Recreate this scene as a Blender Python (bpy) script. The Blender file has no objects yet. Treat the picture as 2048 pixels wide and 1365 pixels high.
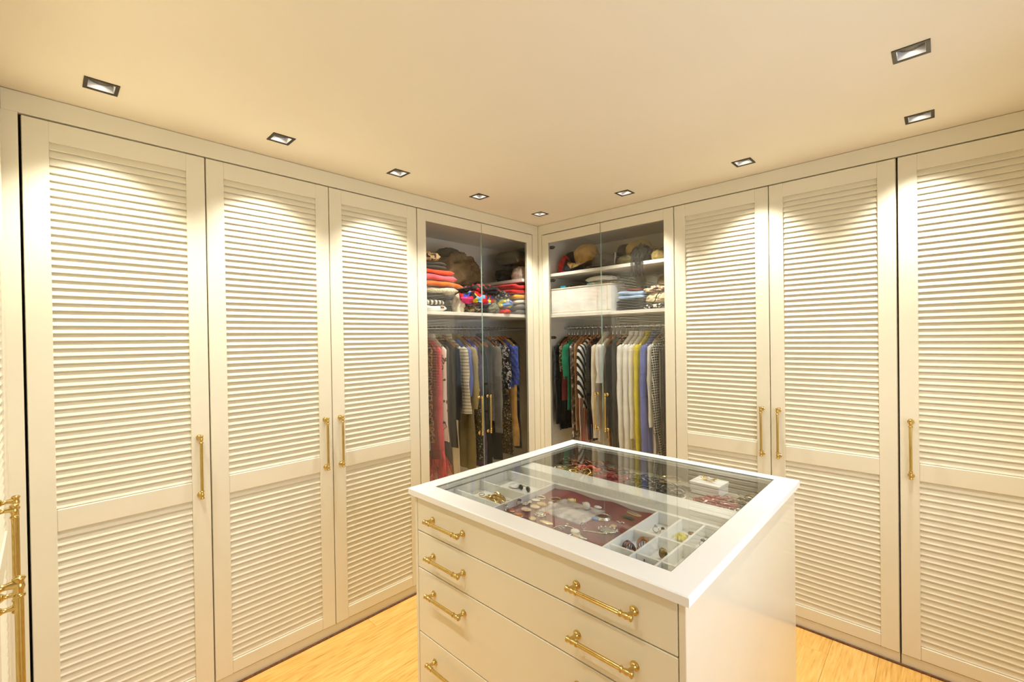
import bpy, math, random
from mathutils import Vector, Matrix, noise
PI = math.pi
S = bpy.context.scene
COL = S.collection
random.seed(7)

# ------------------------------------------------------------------ camera
cam_d = bpy.data.cameras.new('camera')
cam_d.sensor_width = 36.0
cam_d.lens = 896.22 / 2048 * 36
cam_d.clip_start = 0.02
cam = bpy.data.objects.new('camera', cam_d)
COL.objects.link(cam)
yaw, pitch, roll = 2.3335, -0.0072, -0.0149
fw = Vector((math.cos(yaw) * math.cos(pitch), math.sin(yaw) * math.cos(pitch), math.sin(pitch)))
rt = fw.cross(Vector((0, 0, 1))).normalized()
up = rt.cross(fw)
r2 = rt * math.cos(roll) + up * math.sin(roll)
u2 = -rt * math.sin(roll) + up * math.cos(roll)
m = Matrix((r2, u2, -fw)).transposed().to_4x4()
m.translation = Vector((2.4201, -2.8623, 1.6234))
cam.matrix_world = m
S.camera = cam

# ------------------------------------------------------------------ view, world, light levels
S.view_settings.view_transform = 'Standard'
S.view_settings.look = 'None'
S.view_settings.gamma = 1.0
S.view_settings.use_curve_mapping = False
S.view_settings.exposure = 0.0
S.cycles.max_bounces = 14
S.cycles.diffuse_bounces = 7
S.cycles.glossy_bounces = 5
S.cycles.transparent_max_bounces = 24
S.cycles.sample_clamp_indirect = 6.0
S.cycles.use_denoising = True
W = bpy.data.worlds.new('world')
S.world = W
W.use_nodes = True
W.node_tree.nodes['Background'].inputs[0].default_value = (0.75, 0.86, 1.0, 1)
W.node_tree.nodes['Background'].inputs[1].default_value = 1.0

SPOT_POWER = 61.0
SPOT_COLOR = (1.0, 0.972, 0.90)
WINDOW_POWER = 25.0
WINDOW_COLOR = (0.74, 0.82, 1.0)

al = bpy.data.lights.new('window_daylight', 'AREA')
al.shape = 'RECTANGLE'
al.size, al.size_y = 1.5, 1.3
al.energy = WINDOW_POWER
al.color = WINDOW_COLOR
alo = bpy.data.objects.new('window_daylight', al)
COL.objects.link(alo)
alo.location = (3.10, -1.7, 1.45)
alo.rotation_euler = (0, math.radians(90), 0)

# ------------------------------------------------------------------ helpers
def lin(c):
    o = []
    for v in c[:3]:
        v = v / 255.0
        o.append(v / 12.92 if v <= 0.04045 else ((v + 0.055) / 1.055) ** 2.4)
    return (o[0], o[1], o[2], 1.0)


class NT:
    def __init__(s, name):
        s.m = bpy.data.materials.new(name)
        s.m.use_nodes = True
        s.t = s.m.node_tree
        s.t.nodes.clear()
        s.out = s.n('ShaderNodeOutputMaterial')

    def n(s, typ, **kw):
        nd = s.t.nodes.new(typ)
        for k, v in kw.items():
            setattr(nd, k, v)
        return nd

    def l(s, a, b):
        s.t.links.new(a, b)

    def bsdf(s, rough=.5, metal=0, coat=0, sheen=0, spec=.5):
        b = s.n('ShaderNodeBsdfPrincipled')
        b.inputs['Roughness'].default_value = rough
        b.inputs['Metallic'].default_value = metal
        b.inputs['Coat Weight'].default_value = coat
        b.inputs['Coat Roughness'].default_value = .08
        b.inputs['Sheen Weight'].default_value = sheen
        b.inputs['Specular IOR Level'].default_value = spec
        s.l(b.outputs[0], s.out.inputs[0])
        return b

    def coords(s, scale=(1, 1, 1), rot=(0, 0, 0)):
        tc = s.n('ShaderNodeTexCoord')
        mp = s.n('ShaderNodeMapping')
        mp.inputs['Scale'].default_value = scale
        mp.inputs['Rotation'].default_value = rot
        s.l(tc.outputs['Object'], mp.inputs[0])
        return mp.outputs[0]

    def ramp(s, fac, stops, const=False):
        r = s.n('ShaderNodeValToRGB')
        r.color_ramp.interpolation = 'CONSTANT' if const else 'LINEAR'
        e = r.color_ramp.elements
        while len(e) < len(stops):
            e.new(0.5)
        for el, (p, c) in zip(e, stops):
            el.position = p
            el.color = lin(c)
        s.l(fac, r.inputs[0])
        return r.outputs[0]

    def bump(s, h, b, strength=.3, dist=.002):
        bp = s.n('ShaderNodeBump')
        bp.inputs['Strength'].default_value = strength
        bp.inputs['Distance'].default_value = dist
        s.l(h, bp.inputs['Height'])
        s.l(bp.outputs[0], b.inputs['Normal'])


def plain(name, c, rough=.5, metal=0, coat=0, var=.04, vscale=3.0, spec=.5):
    t = NT(name)
    b = t.bsdf(rough, metal, coat, spec=spec)
    nz = t.n('ShaderNodeTexNoise')
    nz.inputs['Scale'].default_value = vscale
    t.l(t.coords(), nz.inputs['Vector'])
    lo = tuple(max(0, v * (1 - var)) for v in c)
    hi = tuple(min(255, v * (1 + var)) for v in c)
    t.l(t.ramp(nz.outputs[0], [(.3, lo), (.7, hi)]), b.inputs['Base Color'])
    return t.m


def cloth(name, c, rough=.85, var=.10, weave=260, sheen=.15):
    t = NT(name)
    b = t.bsdf(rough, sheen=sheen, spec=.25)
    co = t.coords()
    nz = t.n('ShaderNodeTexNoise')
    nz.inputs['Scale'].default_value = 14
    nz.inputs['Detail'].default_value = 4
    t.l(co, nz.inputs['Vector'])
    lo = tuple(v * (1 - var) for v in c)
    hi = tuple(min(255, v * (1 + var)) for v in c)
    t.l(t.ramp(nz.outputs[0], [(.3, lo), (.7, hi)]), b.inputs['Base Color'])
    n2 = t.n('ShaderNodeTexNoise')
    n2.inputs['Scale'].default_value = weave
    t.l(co, n2.inputs['Vector'])
    t.bump(n2.outputs[0], b, .35, .002)
    return t.m


def stripes(name, ca, cb, freq=60, axis='Z', duty=.5, rough=.8, cc=None, rot=(0, 0, 0)):
    t = NT(name)
    b = t.bsdf(rough, spec=.25)
    w = t.n('ShaderNodeTexWave', wave_type='BANDS', bands_direction=axis)
    w.inputs['Scale'].default_value = freq / 20.0 * 2 * PI
    w.inputs['Distortion'].default_value = .25
    w.inputs['Detail Scale'].default_value = .6
    t.l(t.coords(rot=rot), w.inputs['Vector'])
    st = [(0, ca), (duty, cb)]
    if cc:
        st.append((.5 + duty / 2, cc))
    t.l(t.ramp(w.outputs['Fac'], st, True), b.inputs['Base Color'])
    return t.m


def checks(name, ca, cb, freq=60, rough=.8):
    t = NT(name)
    b = t.bsdf(rough, spec=.25)
    co = t.coords(rot=(0, .2, .7))
    outs = []
    for ax in 'YZ':
        w = t.n('ShaderNodeTexWave', wave_type='BANDS', bands_direction=ax)
        w.inputs['Scale'].default_value = freq / 20.0 * 2 * PI
        t.l(co, w.inputs['Vector'])
        outs.append(w.outputs['Fac'])
    mx = t.n('ShaderNodeMath', operation='MAXIMUM')
    t.l(outs[0], mx.inputs[0])
    t.l(outs[1], mx.inputs[1])
    t.l(t.ramp(mx.outputs[0], [(0, ca), (.86, cb)], True), b.inputs['Base Color'])
    return t.m


def spots(name, stops, scale=30, rough=.8, stretch=(1, 1, 1), metal=0, cells=False, bump=0):
    """Blotches and prints: a noise (or Voronoi cell) field cut into flat colours."""
    t = NT(name)
    b = t.bsdf(rough, metal, spec=.3)
    co = t.coords(scale=stretch)
    if cells:
        v = t.n('ShaderNodeTexVoronoi')
        v.inputs['Scale'].default_value = scale
        t.l(co, v.inputs['Vector'])
        sp = t.n('ShaderNodeSeparateColor')
        t.l(v.outputs['Color'], sp.inputs[0])
        f = sp.outputs[0]
        h = v.outputs['Distance']
    else:
        v = t.n('ShaderNodeTexNoise')
        v.inputs['Scale'].default_value = scale
        v.inputs['Detail'].default_value = 3
        t.l(co, v.inputs['Vector'])
        f = h = v.outputs[0]
    t.l(t.ramp(f, stops, True), b.inputs['Base Color'])
    if bump:
        t.bump(h, b, bump, .004)
    return t.m


def glass_mat(name, tint=(236, 244, 238), lo=.045, mul=1.0):
    t = NT(name)
    lw = t.n('ShaderNodeLayerWeight')
    lw.inputs['Blend'].default_value = .5
    pw = t.n('ShaderNodeMath', operation='POWER')
    pw.inputs[1].default_value = 5.0
    t.l(lw.outputs['Facing'], pw.inputs[0])
    ma = t.n('ShaderNodeMath', operation='MULTIPLY_ADD')
    ma.inputs[1].default_value = (1 - lo) * mul
    ma.inputs[2].default_value = lo
    t.l(pw.outputs[0], ma.inputs[0])
    tr = t.n('ShaderNodeBsdfTransparent')
    tr.inputs[0].default_value = lin(tint)
    gl = t.n('ShaderNodeBsdfGlossy')
    gl.inputs['Roughness'].default_value = 0.0
    mx = t.n('ShaderNodeMixShader')
    t.l(ma.outputs[0], mx.inputs[0])
    t.l(tr.outputs[0], mx.inputs[1])
    t.l(gl.outputs[0], mx.inputs[2])
    t.l(mx.outputs[0], t.out.inputs[0])
    return t.m


def emit(name, c, s):
    t = NT(name)
    e = t.n('ShaderNodeEmission')
    e.inputs[0].default_value = lin(c)
    e.inputs[1].default_value = s
    t.l(e.outputs[0], t.out.inputs[0])
    return t.m


def oak_mat():
    t = NT('oak_boards')
    b = t.bsdf(.38, coat=.15, spec=.4)
    tc = t.n('ShaderNodeTexCoord')
    oi = t.n('ShaderNodeObjectInfo')
    sc = t.n('ShaderNodeVectorMath', operation='SCALE')
    cx = t.n('ShaderNodeCombineXYZ')
    for i in range(3):
        t.l(oi.outputs['Random'], cx.inputs[i])
    t.l(cx.outputs[0], sc.inputs[0])
    sc.inputs['Scale'].default_value = 37.0
    ad = t.n('ShaderNodeVectorMath', operation='ADD')
    t.l(tc.outputs['Object'], ad.inputs[0])
    t.l(sc.outputs[0], ad.inputs[1])
    mp = t.n('ShaderNodeMapping')
    mp.inputs['Scale'].default_value = (7.5, .9, 6)
    t.l(ad.outputs[0], mp.inputs[0])
    n1 = t.n('ShaderNodeTexNoise')
    n1.inputs['Scale'].default_value = 1.4
    n1.inputs['Detail'].default_value = 3
    n1.inputs['Distortion'].default_value = .7
    t.l(mp.outputs[0], n1.inputs['Vector'])
    # growth rings: bands of the slow field
    mul = t.n('ShaderNodeMath', operation='MULTIPLY')
    mul.inputs[1].default_value = 75
    t.l(n1.outputs[0], mul.inputs[0])
    sn = t.n('ShaderNodeMath', operation='SINE')
    t.l(mul.outputs[0], sn.inputs[0])
    mp2 = t.n('ShaderNodeMapping')
    mp2.inputs['Scale'].default_value = (120, 7, 40)
    t.l(ad.outputs[0], mp2.inputs[0])
    n2 = t.n('ShaderNodeTexNoise')
    n2.inputs['Scale'].default_value = 1.0
    n2.inputs['Detail'].default_value = 3
    t.l(mp2.outputs[0], n2.inputs['Vector'])
    a1 = t.n('ShaderNodeMath', operation='MULTIPLY_ADD')
    a1.inputs[1].default_value = .06
    t.l(sn.outputs[0], a1.inputs[0])
    t.l(n2.outputs[0], a1.inputs[2])
    a2 = t.n('ShaderNodeMath', operation='MULTIPLY_ADD')
    a2.inputs[1].default_value = .16
    t.l(oi.outputs['Random'], a2.inputs[0])
    t.l(a1.outputs[0], a2.inputs[2])
    t.l(t.ramp(a2.outputs[0], [(.26, (172, 122, 58)), (.44, (204, 156, 80)), (.62, (216, 170, 92)), (.85, (226, 184, 110))]), b.inputs['Base Color'])
    t.bump(n2.outputs[0], b, .12, .001)
    return t.m


CREAM = plain('cream_lacquer', (223, 217, 194), .42, var=.008)
CREAM_GLOSS = plain('cream_gloss_lacquer', (223, 217, 194), .2, coat=.3, var=.006)
WHITE_TOP = plain('white_lacquer', (233, 234, 231), .30, var=.006)
CEIL = plain('ceiling_paint', (226, 216, 193), .9, var=.012, vscale=1.2)
WALLP = plain('wall_paint', (238, 229, 210), .85, var=.01)
CARC = plain('carcass_board', (232, 226, 214), .5, var=.01)
OAK = oak_mat()
BRASS = plain('polished_brass', (206, 180, 112), .15, metal=1, var=.03, vscale=40)
CHROME = plain('chrome', (205, 205, 205), .18, metal=1)
DARKM = plain('dark_bronze', (62, 54, 42), .4, metal=.6)
REFL = plain('reflector', (236, 236, 236), .25, metal=.2)
LAMP = emit('lamp_face', (255, 244, 226), 16)
GLASS = glass_mat('door_glass', tint=(252, 253, 252), lo=.052)
TOPGLASS = glass_mat('top_glass', tint=(253, 254, 253), lo=.042)
GEDGE = plain('glass_edge', (178, 204, 188), .2)
HWOOD = plain('hanger_wood', (186, 120, 58), .35, var=.15, vscale=20)
GOLD = plain('gold', (210, 182, 108), .2, metal=1, var=.2, vscale=60)
SILVER = plain('silver', (205, 203, 196), .2, metal=1, var=.2, vscale=60)
PEARL = plain('pearl', (236, 230, 220), .25, coat=.5)
VELVET = cloth('burgundy_velvet', (112, 22, 26), .9, .18, 400, .4)


class MB:
    def __init__(s):
        s.v, s.f, s.mi = [], [], []

    def add(s, vs, fs, mi=0):
        b = len(s.v)
        s.v += [tuple(v) for v in vs]
        s.f += [tuple(i + b for i in f) for f in fs]
        s.mi += [mi] * len(fs)
        return s

    def box(s, x0, x1, y0, y1, z0, z1, c=0, mi=0):
        if c <= 0:
            vs = [(x, y, z) for x in (x0, x1) for y in (y0, y1) for z in (z0, z1)]
            fs = [(0, 1, 3, 2), (4, 6, 7, 5), (0, 4, 5, 1), (2, 3, 7, 6), (0, 2, 6, 4), (1, 5, 7, 3)]
            return s.add(vs, fs, mi)
        X, Y, Z = (x0, x1), (y0, y1), (z0, z1)
        vs, ix = [], {}
        for i in (0, 1):
            for j in (0, 1):
                for k in (0, 1):
                    dx, dy, dz = c * (1 - 2 * i), c * (1 - 2 * j), c * (1 - 2 * k)
                    for a, p in enumerate(((X[i], Y[j] + dy, Z[k] + dz), (X[i] + dx, Y[j], Z[k] + dz), (X[i] + dx, Y[j] + dy, Z[k]))):
                        ix[i, j, k, a] = len(vs)
                        vs.append(p)
        fs = []
        q = [(0, 0), (1, 0), (1, 1), (0, 1)]
        for i in (0, 1):
            f = [ix[i, a, b, 0] for a, b in q]
            fs.append(f if i else f[::-1])
            f = [ix[a, i, b, 1] for a, b in q]
            fs.append(f[::-1] if i else f)
            f = [ix[a, b, i, 2] for a, b in q]
            fs.append(f if i else f[::-1])
        for a in (0, 1):
            for b in (0, 1):
                fs.append((ix[a, b, 0, 0], ix[a, b, 1, 0], ix[a, b, 1, 1], ix[a, b, 0, 1]))
                fs.append((ix[a, 0, b, 0], ix[a, 1, b, 0], ix[a, 1, b, 2], ix[a, 0, b, 2]))
                fs.append((ix[0, a, b, 1], ix[1, a, b, 1], ix[1, a, b, 2], ix[0, a, b, 2]))
        for i in (0, 1):
            for j in (0, 1):
                for k in (0, 1):
                    fs.append((ix[i, j, k, 0], ix[i, j, k, 1], ix[i, j, k, 2]))
        return s.add(vs, fs, mi)

    def rings(s, rs, cap=True, mi=0, closed=False):
        """Skin a list of equal-length closed loops."""
        n = len(rs[0])
        vs = [p for r in rs for p in r]
        fs = []
        m_ = len(rs)
        for a in range(m_ if closed else m_ - 1):
            b = (a + 1) % m_
            for i in range(n):
                j = (i + 1) % n
                fs.append((a * n + i, a * n + j, b * n + j, b * n + i))
        if cap and not closed:
            fs.append(tuple(range(n))[::-1])
            fs.append(tuple((m_ - 1) * n + i for i in range(n)))
        return s.add(vs, fs, mi)

    def lathe(s, o, axis, prof, n=14, mi=0, flute=0):
        """prof: (distance along axis, radius)."""
        a = Vector(axis).normalized()
        t = a.orthogonal().normalized()
        b = a.cross(t)
        o = Vector(o)
        rs = []
        for d, r in prof:
            ring = []
            for i in range(n):
                rr = max(r, 1e-5) * (1 - flute * (i % 2))
                an = 2 * PI * i / n
                ring.append(o + a * d + (t * math.cos(an) + b * math.sin(an)) * rr)
            rs.append(ring)
        return s.rings(rs, True, mi)

    def tube(s, pts, r, n=6, mi=0, closed=False, sq=1.0, taper=None):
        pts = [Vector(p) for p in pts]
        rs = []
        m_ = len(pts)
        ref = None
        for i, p in enumerate(pts):
            if closed:
                d = pts[(i + 1) % m_] - pts[i - 1]
            else:
                d = pts[min(i + 1, m_ - 1)] - pts[max(i - 1, 0)]
            d.normalize()
            if ref is None:
                ref = d.orthogonal().normalized()
            ref = (ref - d * ref.dot(d))
            ref = ref.normalized() if ref.length > 1e-6 else d.orthogonal().normalized()
            b = d.cross(ref)
            rr = r if taper is None else r * taper(i / max(1, m_ - 1))
            rs.append([p + (ref * math.cos(2 * PI * k / n) + b * math.sin(2 * PI * k / n) * sq) * rr for k in range(n)])
        return s.rings(rs, not closed, mi, closed)

    def ball(s, c, rx, ry=None, rz=None, n=10, m_=6, mi=0):
        ry = rx if ry is None else ry
        rz = rx if rz is None else rz
        rs = []
        for j in range(m_ + 1):
            a = -PI / 2 + PI * (0.03 + .94 * j / m_)
            rs.append([(c[0] + rx * math.cos(a) * math.cos(2 * PI * i / n), c[1] + ry * math.cos(a) * math.sin(2 * PI * i / n), c[2] + rz * math.sin(a)) for i in range(n)])
        return s.rings(rs, True, mi)

    def mesh(s, name, mats, smooth=False):
        me = bpy.data.meshes.new(name)
        me.from_pydata(s.v, [], s.f)
        for mt in (mats if isinstance(mats, (list, tuple)) else [mats]):
            me.materials.append(mt)
        if any(s.mi):
            me.polygons.foreach_set('material_index', s.mi)
        if smooth:
            me.polygons.foreach_set('use_smooth', [True] * len(s.f))
            try:
                if smooth != 2:
                    me.set_sharp_from_angle(angle=math.radians(50))
            except Exception:
                pass
        me.update()
        return me

    def build(s, name, mats, parent=None, loc=(0, 0, 0), smooth=False):
        return link(name, s.mesh(name, mats, smooth), parent, loc)


def link(name, data, parent=None, loc=(0, 0, 0), rot=None):
    o = bpy.data.objects.new(name, data)
    COL.objects.link(o)
    o.location = loc
    if rot:
        o.rotation_euler = rot
    if parent is not None:
        o.parent = parent
    return o


def tag(o, label, cat, group=None):
    o['label'] = label
    o['category'] = cat
    if group:
        o['group'] = group
    return o


def struct(o, label=None):
    o['kind'] = 'structure'
    if label:
        o['label'] = label
    return o


def bx(name, mat, parent, x0, x1, y0, y1, z0, z1, c=.0015):
    return MB().box(x0, x1, y0, y1, z0, z1, c).build(name, mat, parent)


# ------------------------------------------------------------------ room shell
H = 2.55
XR, YF, YB, XL = 2.97, -3.62, 0.66, -0.66
FY = -2.955           # front of the wardrobe run behind the camera

# ceiling with real square openings for the downlights
LIGHTS = [(.245, -2.703), (.245, -2.095), (.247, -1.483), (.25, -.880), (.255, -.272), (.950, -.250), (1.660, -.244), (2.361, -.236), (2.356, -.866),
          (1.62, -2.72), (.93, -2.72)]
HS = .036              # half opening
xs = sorted({XL - .1, XR + .1} | {round(x + d, 4) for x, y in LIGHTS for d in (-HS, HS)})
ys = sorted({YF - .1, YB + .1} | {round(y + d, 4) for x, y in LIGHTS for d in (-HS, HS)})
cb = MB()
vi = {(i, j): i * len(ys) + j for i in range(len(xs)) for j in range(len(ys))}
cv = [(x, y, H) for x in xs for y in ys]
cf = []
for i in range(len(xs) - 1):
    for j in range(len(ys) - 1):
        mx_, my_ = (xs[i] + xs[i + 1]) / 2, (ys[j] + ys[j + 1]) / 2
        if any(abs(mx_ - x) < HS and abs(my_ - y) < HS for x, y in LIGHTS):
            continue
        cf.append((vi[i, j], vi[i, j + 1], vi[i + 1, j + 1], vi[i + 1, j]))
cb.add(cv, cf)
struct(cb.build('ceiling', CEIL), 'smooth warm white ceiling with square recessed downlights')

struct(bx('wall_left', WALLP, None, XL - .1, XL, YF - .1, YB + .1, 0, H, 0))
struct(bx('wall_back', WALLP, None, XL, XR + .1, YB, YB + .1, 0, H, 0))
struct(bx('wall_front', WALLP, None, XL, XR + .1, YF - .1, YF, 0, H, 0))
wr = MB()
wr.box(XR, XR + .1, YF, -2.45, 0, H).box(XR, XR + .1, -.95, YB, 0, H).box(XR, XR + .1, -2.45, -.95, 0, .8).box(XR, XR + .1, -2.45, -.95, 2.1, H)
struct(wr.build('wall_right', WALLP))
wf = MB()
wf.box(XR - .01, XR + .06, -2.45, -2.40, .8, 2.1, .003).box(XR - .01, XR + .06, -1.0, -.95, .8, 2.1, .003).box(XR - .01, XR + .06, -2.4, -1.0, .8, .85, .003).box(XR - .01, XR + .06, -2.4, -1.0, 2.05, 2.1, .003).box(XR, XR + .05, -1.72, -1.68, .85, 2.05, .003)
struct(wf.build('window_1', CREAM))

# oak floor, boards laid along the length of the room
fl = struct(bx('floor', plain('screed', (90, 70, 45), .9), None, XL - .1, XR + .1, YF - .1, YB + .1, -.06, -.014, 0), 'golden oak board floor')
PW = .19
k = 0
x = XL
while x < XR:
    y = YF - random.uniform(0, 1.3)
    while y < YB:
        ln = random.choice((1.3, 1.6, 1.9))
        ya, yb = max(y, YF), min(y + ln, YB)
        if yb - ya > .05 and not (x + PW < -.02) and ya < .05:
            o = MB().box(-PW / 2 + .0004, PW / 2 - .0004, -(yb - ya) / 2 + .0004, (yb - ya) / 2 - .0004, -.014, 0, .0012).build('plank', OAK, fl, (x + PW / 2, (ya + yb) / 2, 0))
        y += ln
    x += PW

# ------------------------------------------------------------------ brass pull handles
def handle_mesh(L, name='pull'):
    """Bar along local x, standing off towards local -y."""
    b = MB()
    so = .034
    prof = [(0, .0005), (.0006, .0045), (.002, .0078), (.004, .0092), (.006, .0088), (.010, .0066), (.0145, .0072), (.019, .0084), (.0235, .0074), (.027, .0062), (.031, .0060),
            (.0325, .0078), (.034, .0086), (.0365, .0086), (.038, .0078), (.039, .0064)]
    for sgn in (-1, 1):
        b.lathe((sgn * L / 2, -so, 0), (-sgn, 0, 0), prof, 16)
        b.lathe((sgn * (L / 2 - .0145), 0, 0), (0, -1, 0), [(0, .0128), (.002, .0128), (.003, .0108), (.005, .0108), (.006, .0092), (.010, .0066), (.016, .0056), (.022, .0062), (.028, .0076), (so, .0078)], 16)
    b.lathe((-L / 2 + .037, -so, 0), (1, 0, 0), [(0, .0062), (L - .074, .0062)], 24, flute=.13)
    return b.mesh(name, BRASS, True)


HM_DOOR = handle_mesh(.287)
HM_DRAWER = handle_mesh(.208)

# ------------------------------------------------------------------ wardrobes: local x along the front, front at y=0, back +y
ZT, ZB = 2.4677, .0558          # top and bottom of the doors
ZR1, ZR2, ZR3, ZR4 = 2.388, .9964, .9120, .1215
DT = .022
SLAT_CACHE = {}


def slat_mesh(w):
    key = round(w, 4)
    if key not in SLAT_CACHE:
        p = .0291
        prof = [(.0050, .0024), (.0064, .0003), (.0090, -.0004), (.0112, .0010), (.0216, p + .0030), (.0160, p + .0030), (.0057, .0048)]
        b = MB()
        b.rings([[(x, y, z) for y, z in prof] for x in (0, w)])
        SLAT_CACHE[key] = b.mesh('slat', CREAM)
    return SLAT_CACHE[key]


def louvre_door(root, x0, x1, hside, ajar=0):
    """One louvred door from x0 to x1; hside is the side its pull is on."""
    w = x1 - x0
    g = .0022
    d = link('door', None, root, (x0 if hside > 0 else x1, 0, 0))
    if hside > 0:
        a0, a1 = g, w - g
    else:
        a0, a1 = -w + g, -g
    d.rotation_euler = (0, 0, ajar)
    sw = .0695
    for xa, xb in ((a0, a0 + sw), (a1 - sw, a1)):
        bx('stile', CREAM, d, xa, xb, 0, DT, ZB + .002, ZT - .003, .0016)
    xa, xb = a0 + sw, a1 - sw
    bx('rail', CREAM, d, xa, xb, .0004, DT, ZR1, ZT - .003, .0012)
    bx('rail', CREAM, d, xa, xb, .0004, DT, ZR3, ZR2, .0026)
    bx('rail', CREAM, d, xa, xb, .0004, DT, ZB + .002, ZR4, .0026)
    sm = slat_mesh(xb - xa)
    for z0, z1, n in ((ZR2, ZR1, 48), (ZR4, ZR3, 27)):
        p = (z1 - z0) / n
        for i in range(n):
            link('slat', sm, d, (xa, 0, z0 + i * p + .001))
    hx = (a1 - .040) if hside > 0 else (a0 + .040)
    link('handle', HM_DOOR, d, (hx, 0, 1.0655), (0, PI / 2, 0))
    return d


def carcass(root, x0, x1, depth=.60, back=CARC, inner=CARC, floor_z=.07):
    f = .026
    t = .018
    bx('side_panel', inner, root, x0 + .0005, x0 + t, f, depth, 0, ZT + .002, .001)
    bx('side_panel', inner, root, x1 - t, x1 - .0005, f, depth, 0, ZT + .002, .001)
    bx('back_panel', back, root, x0 + t, x1 - t, depth - .008, depth, .05, ZT, 0)
    bx('top_panel', inner, root, x0 + t, x1 - t, f, depth, ZT - .016, ZT + .002, .001)
    bx('bottom_panel', inner, root, x0 + t, x1 - t, f, depth, floor_z - .018, floor_z, .001)
    bx('plinth', CREAM, root, x0 + .0005, x1 - .0005, .008, .024, .004, ZB - .003, .001)


def wardrobe(label, loc, rot, xs_, sides, ajar=None):
    root = link('louvred_wardrobe', None, None, loc, (0, 0, rot))
    tag(root, label, 'wardrobe', 'louvred wardrobes around the walls')
    carcass(root, xs_[0], xs_[-1], .58)
    for i in range(len(xs_) - 1):
        louvre_door(root, xs_[i], xs_[i + 1], sides[i], (ajar or [0] * 9)[i])
    return root


RL = PI / 2
# along x = 0: local x is world y
wardrobe('cream single-door louvred wardrobe beside the front wall, next to the dark door gap', (0, 0, 0), RL, [-2.9075, -2.3395], [1])
wardrobe('cream two-door louvred wardrobe standing against the pink dress cabinet', (0, 0, 0), RL, [-2.3385, -1.768, -1.197], [1, -1])
# along y = 0
wardrobe('cream two-door louvred wardrobe standing against the yellow shirt cabinet', (0, 0, 0), 0, [1.1645, 1.7175, 2.270], [1, -1])
wardrobe('cream single-door louvred wardrobe farthest from the corner, behind the island end panel', (0, 0, 0), 0, [2.274, 2.83], [-1])
# run behind the camera
third = wardrobe('cream three-door wardrobe seen edge-on, its brass pulls jutting into the photo', (0, FY, 0), PI, [-1.74, -1.18, -.62, -.06], [-1, -1, -1])


def fix_third():
    """The run beside the camera: pulls at x = .57, .67 and 1.22, the last door a finger ajar."""
    doors = [c for c in third.children if c.name.startswith('door')]
    spots_ = {0: (-1.221, .0), 1: (-.668, 0), 2: (-.5735, 0)}
    for i, d in enumerate(doors):
        for h in [c for c in d.children if c.name.startswith('handle')]:
            h.location.x = spots_[i][0] - d.location.x
            h.location.y = 0.0 if i else -.022
            h.location.z = 1.0655


fix_third()

# fillers, headers, corner post
def trim(n, x0, x1, y0, y1, z0, z1, c=.001):
    return struct(bx('trim_%d' % n, CREAM, None, x0, x1, y0, y1, z0, z1, c))


HZ0, HZ1 = ZT + .0035, H - .002
trim(1, -.022, 0, FY, 0.0, HZ0, HZ1)                      # header over the run at x = 0
trim(2, .0005, XR, 0, .022, HZ0, HZ1)                     # header over the run at y = 0
trim(3, -.022, 0, FY - .02, -2.9135, 0, HZ0)              # filler beside the front run
trim(4, -.022, 0, -.0675, 0, 0, HZ0)                      # corner post
trim(5, .0005, .0385, 0, .022, 0, HZ0)                    # corner post
trim(6, 2.834, XR, 0, .022, 0, HZ0)
trim(7, .0005, 1.75, FY - .022, FY, HZ0, HZ1)
trim(8, .0005, .056, FY - .022, FY, 0, HZ0)
trim(9, 1.745, 1.80, FY - .6, FY, 0, H - .002)

CORK_SHADOW = plain('cork_shadow_gap', (96, 58, 26), .9, var=.2, vscale=60)  # dark brown also paints in the shadow gap between plinth and floor
struct(bx('trim_10', CORK_SHADOW, None, -.0065, .006, FY + .01, -.004, .0003, .0055, .0008), 'brown cork strip darkened as the shadow gap along the plinth')
struct(bx('trim_11', CORK_SHADOW, None, .008, XR - .002, -.006, .0065, .0003, .0055, .0008), 'brown cork strip darkened as the shadow gap along the plinth')

# ------------------------------------------------------------------ glazed display wardrobes
def glass_door(root, x0, x1, hinge, n_hinges=0):
    """hinge: -1 the stile stands at x0, +1 at x1; the other edge is bare glass."""
    w = x1 - x0
    d = link('door', None, root, (x0, 0, 0))
    g = .002
    sw = .0665
    a0, a1 = g, w - g
    zt = 2.394
    if hinge < 0:
        bx('stile', CREAM, d, a0, a0 + sw, 0, DT, ZB + .002, ZT - .003, .0016)
        ra, rb = a0 + sw, a1
    else:
        bx('stile', CREAM, d, a1 - sw, a1, 0, DT, ZB + .002, ZT - .003, .0016)
        ra, rb = a0, a1 - sw
    bx('rail', CREAM, d, ra, rb, .0004, DT, zt, ZT - .003, .0012)
    bx('rail', CREAM, d, ra, rb, .0004, DT, ZB + .002, .1215, .0012)
    p = MB()
    p.box(ra, rb, .007, .012, .1215, zt)
    me = p.mesh('glass_pane', [GLASS, GEDGE])
    for poly in me.polygons:
        if abs(poly.normal.y) < .5:
            poly.material_index = 1
    link('glass_pane', me, d)
    hx = (a1 - .043) if hinge < 0 else (a0 + .037)
    link('handle', HM_DOOR, d, (hx, .007, 1.0655), (0, PI / 2, 0))
    for z in ((2.36, 2.09, 1.62, .4) if n_hinges else ()):
        xx = a0 + sw - .004 if hinge < 0 else a1 - sw - .03
        MB().box(xx, xx + .03, .024, .05, z - .012, z + .012, .002).box(xx + .012, xx + .045, .03, .042, z - .006, z + .006, .001).build('hinge', DARKM, d)
    return d


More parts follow.
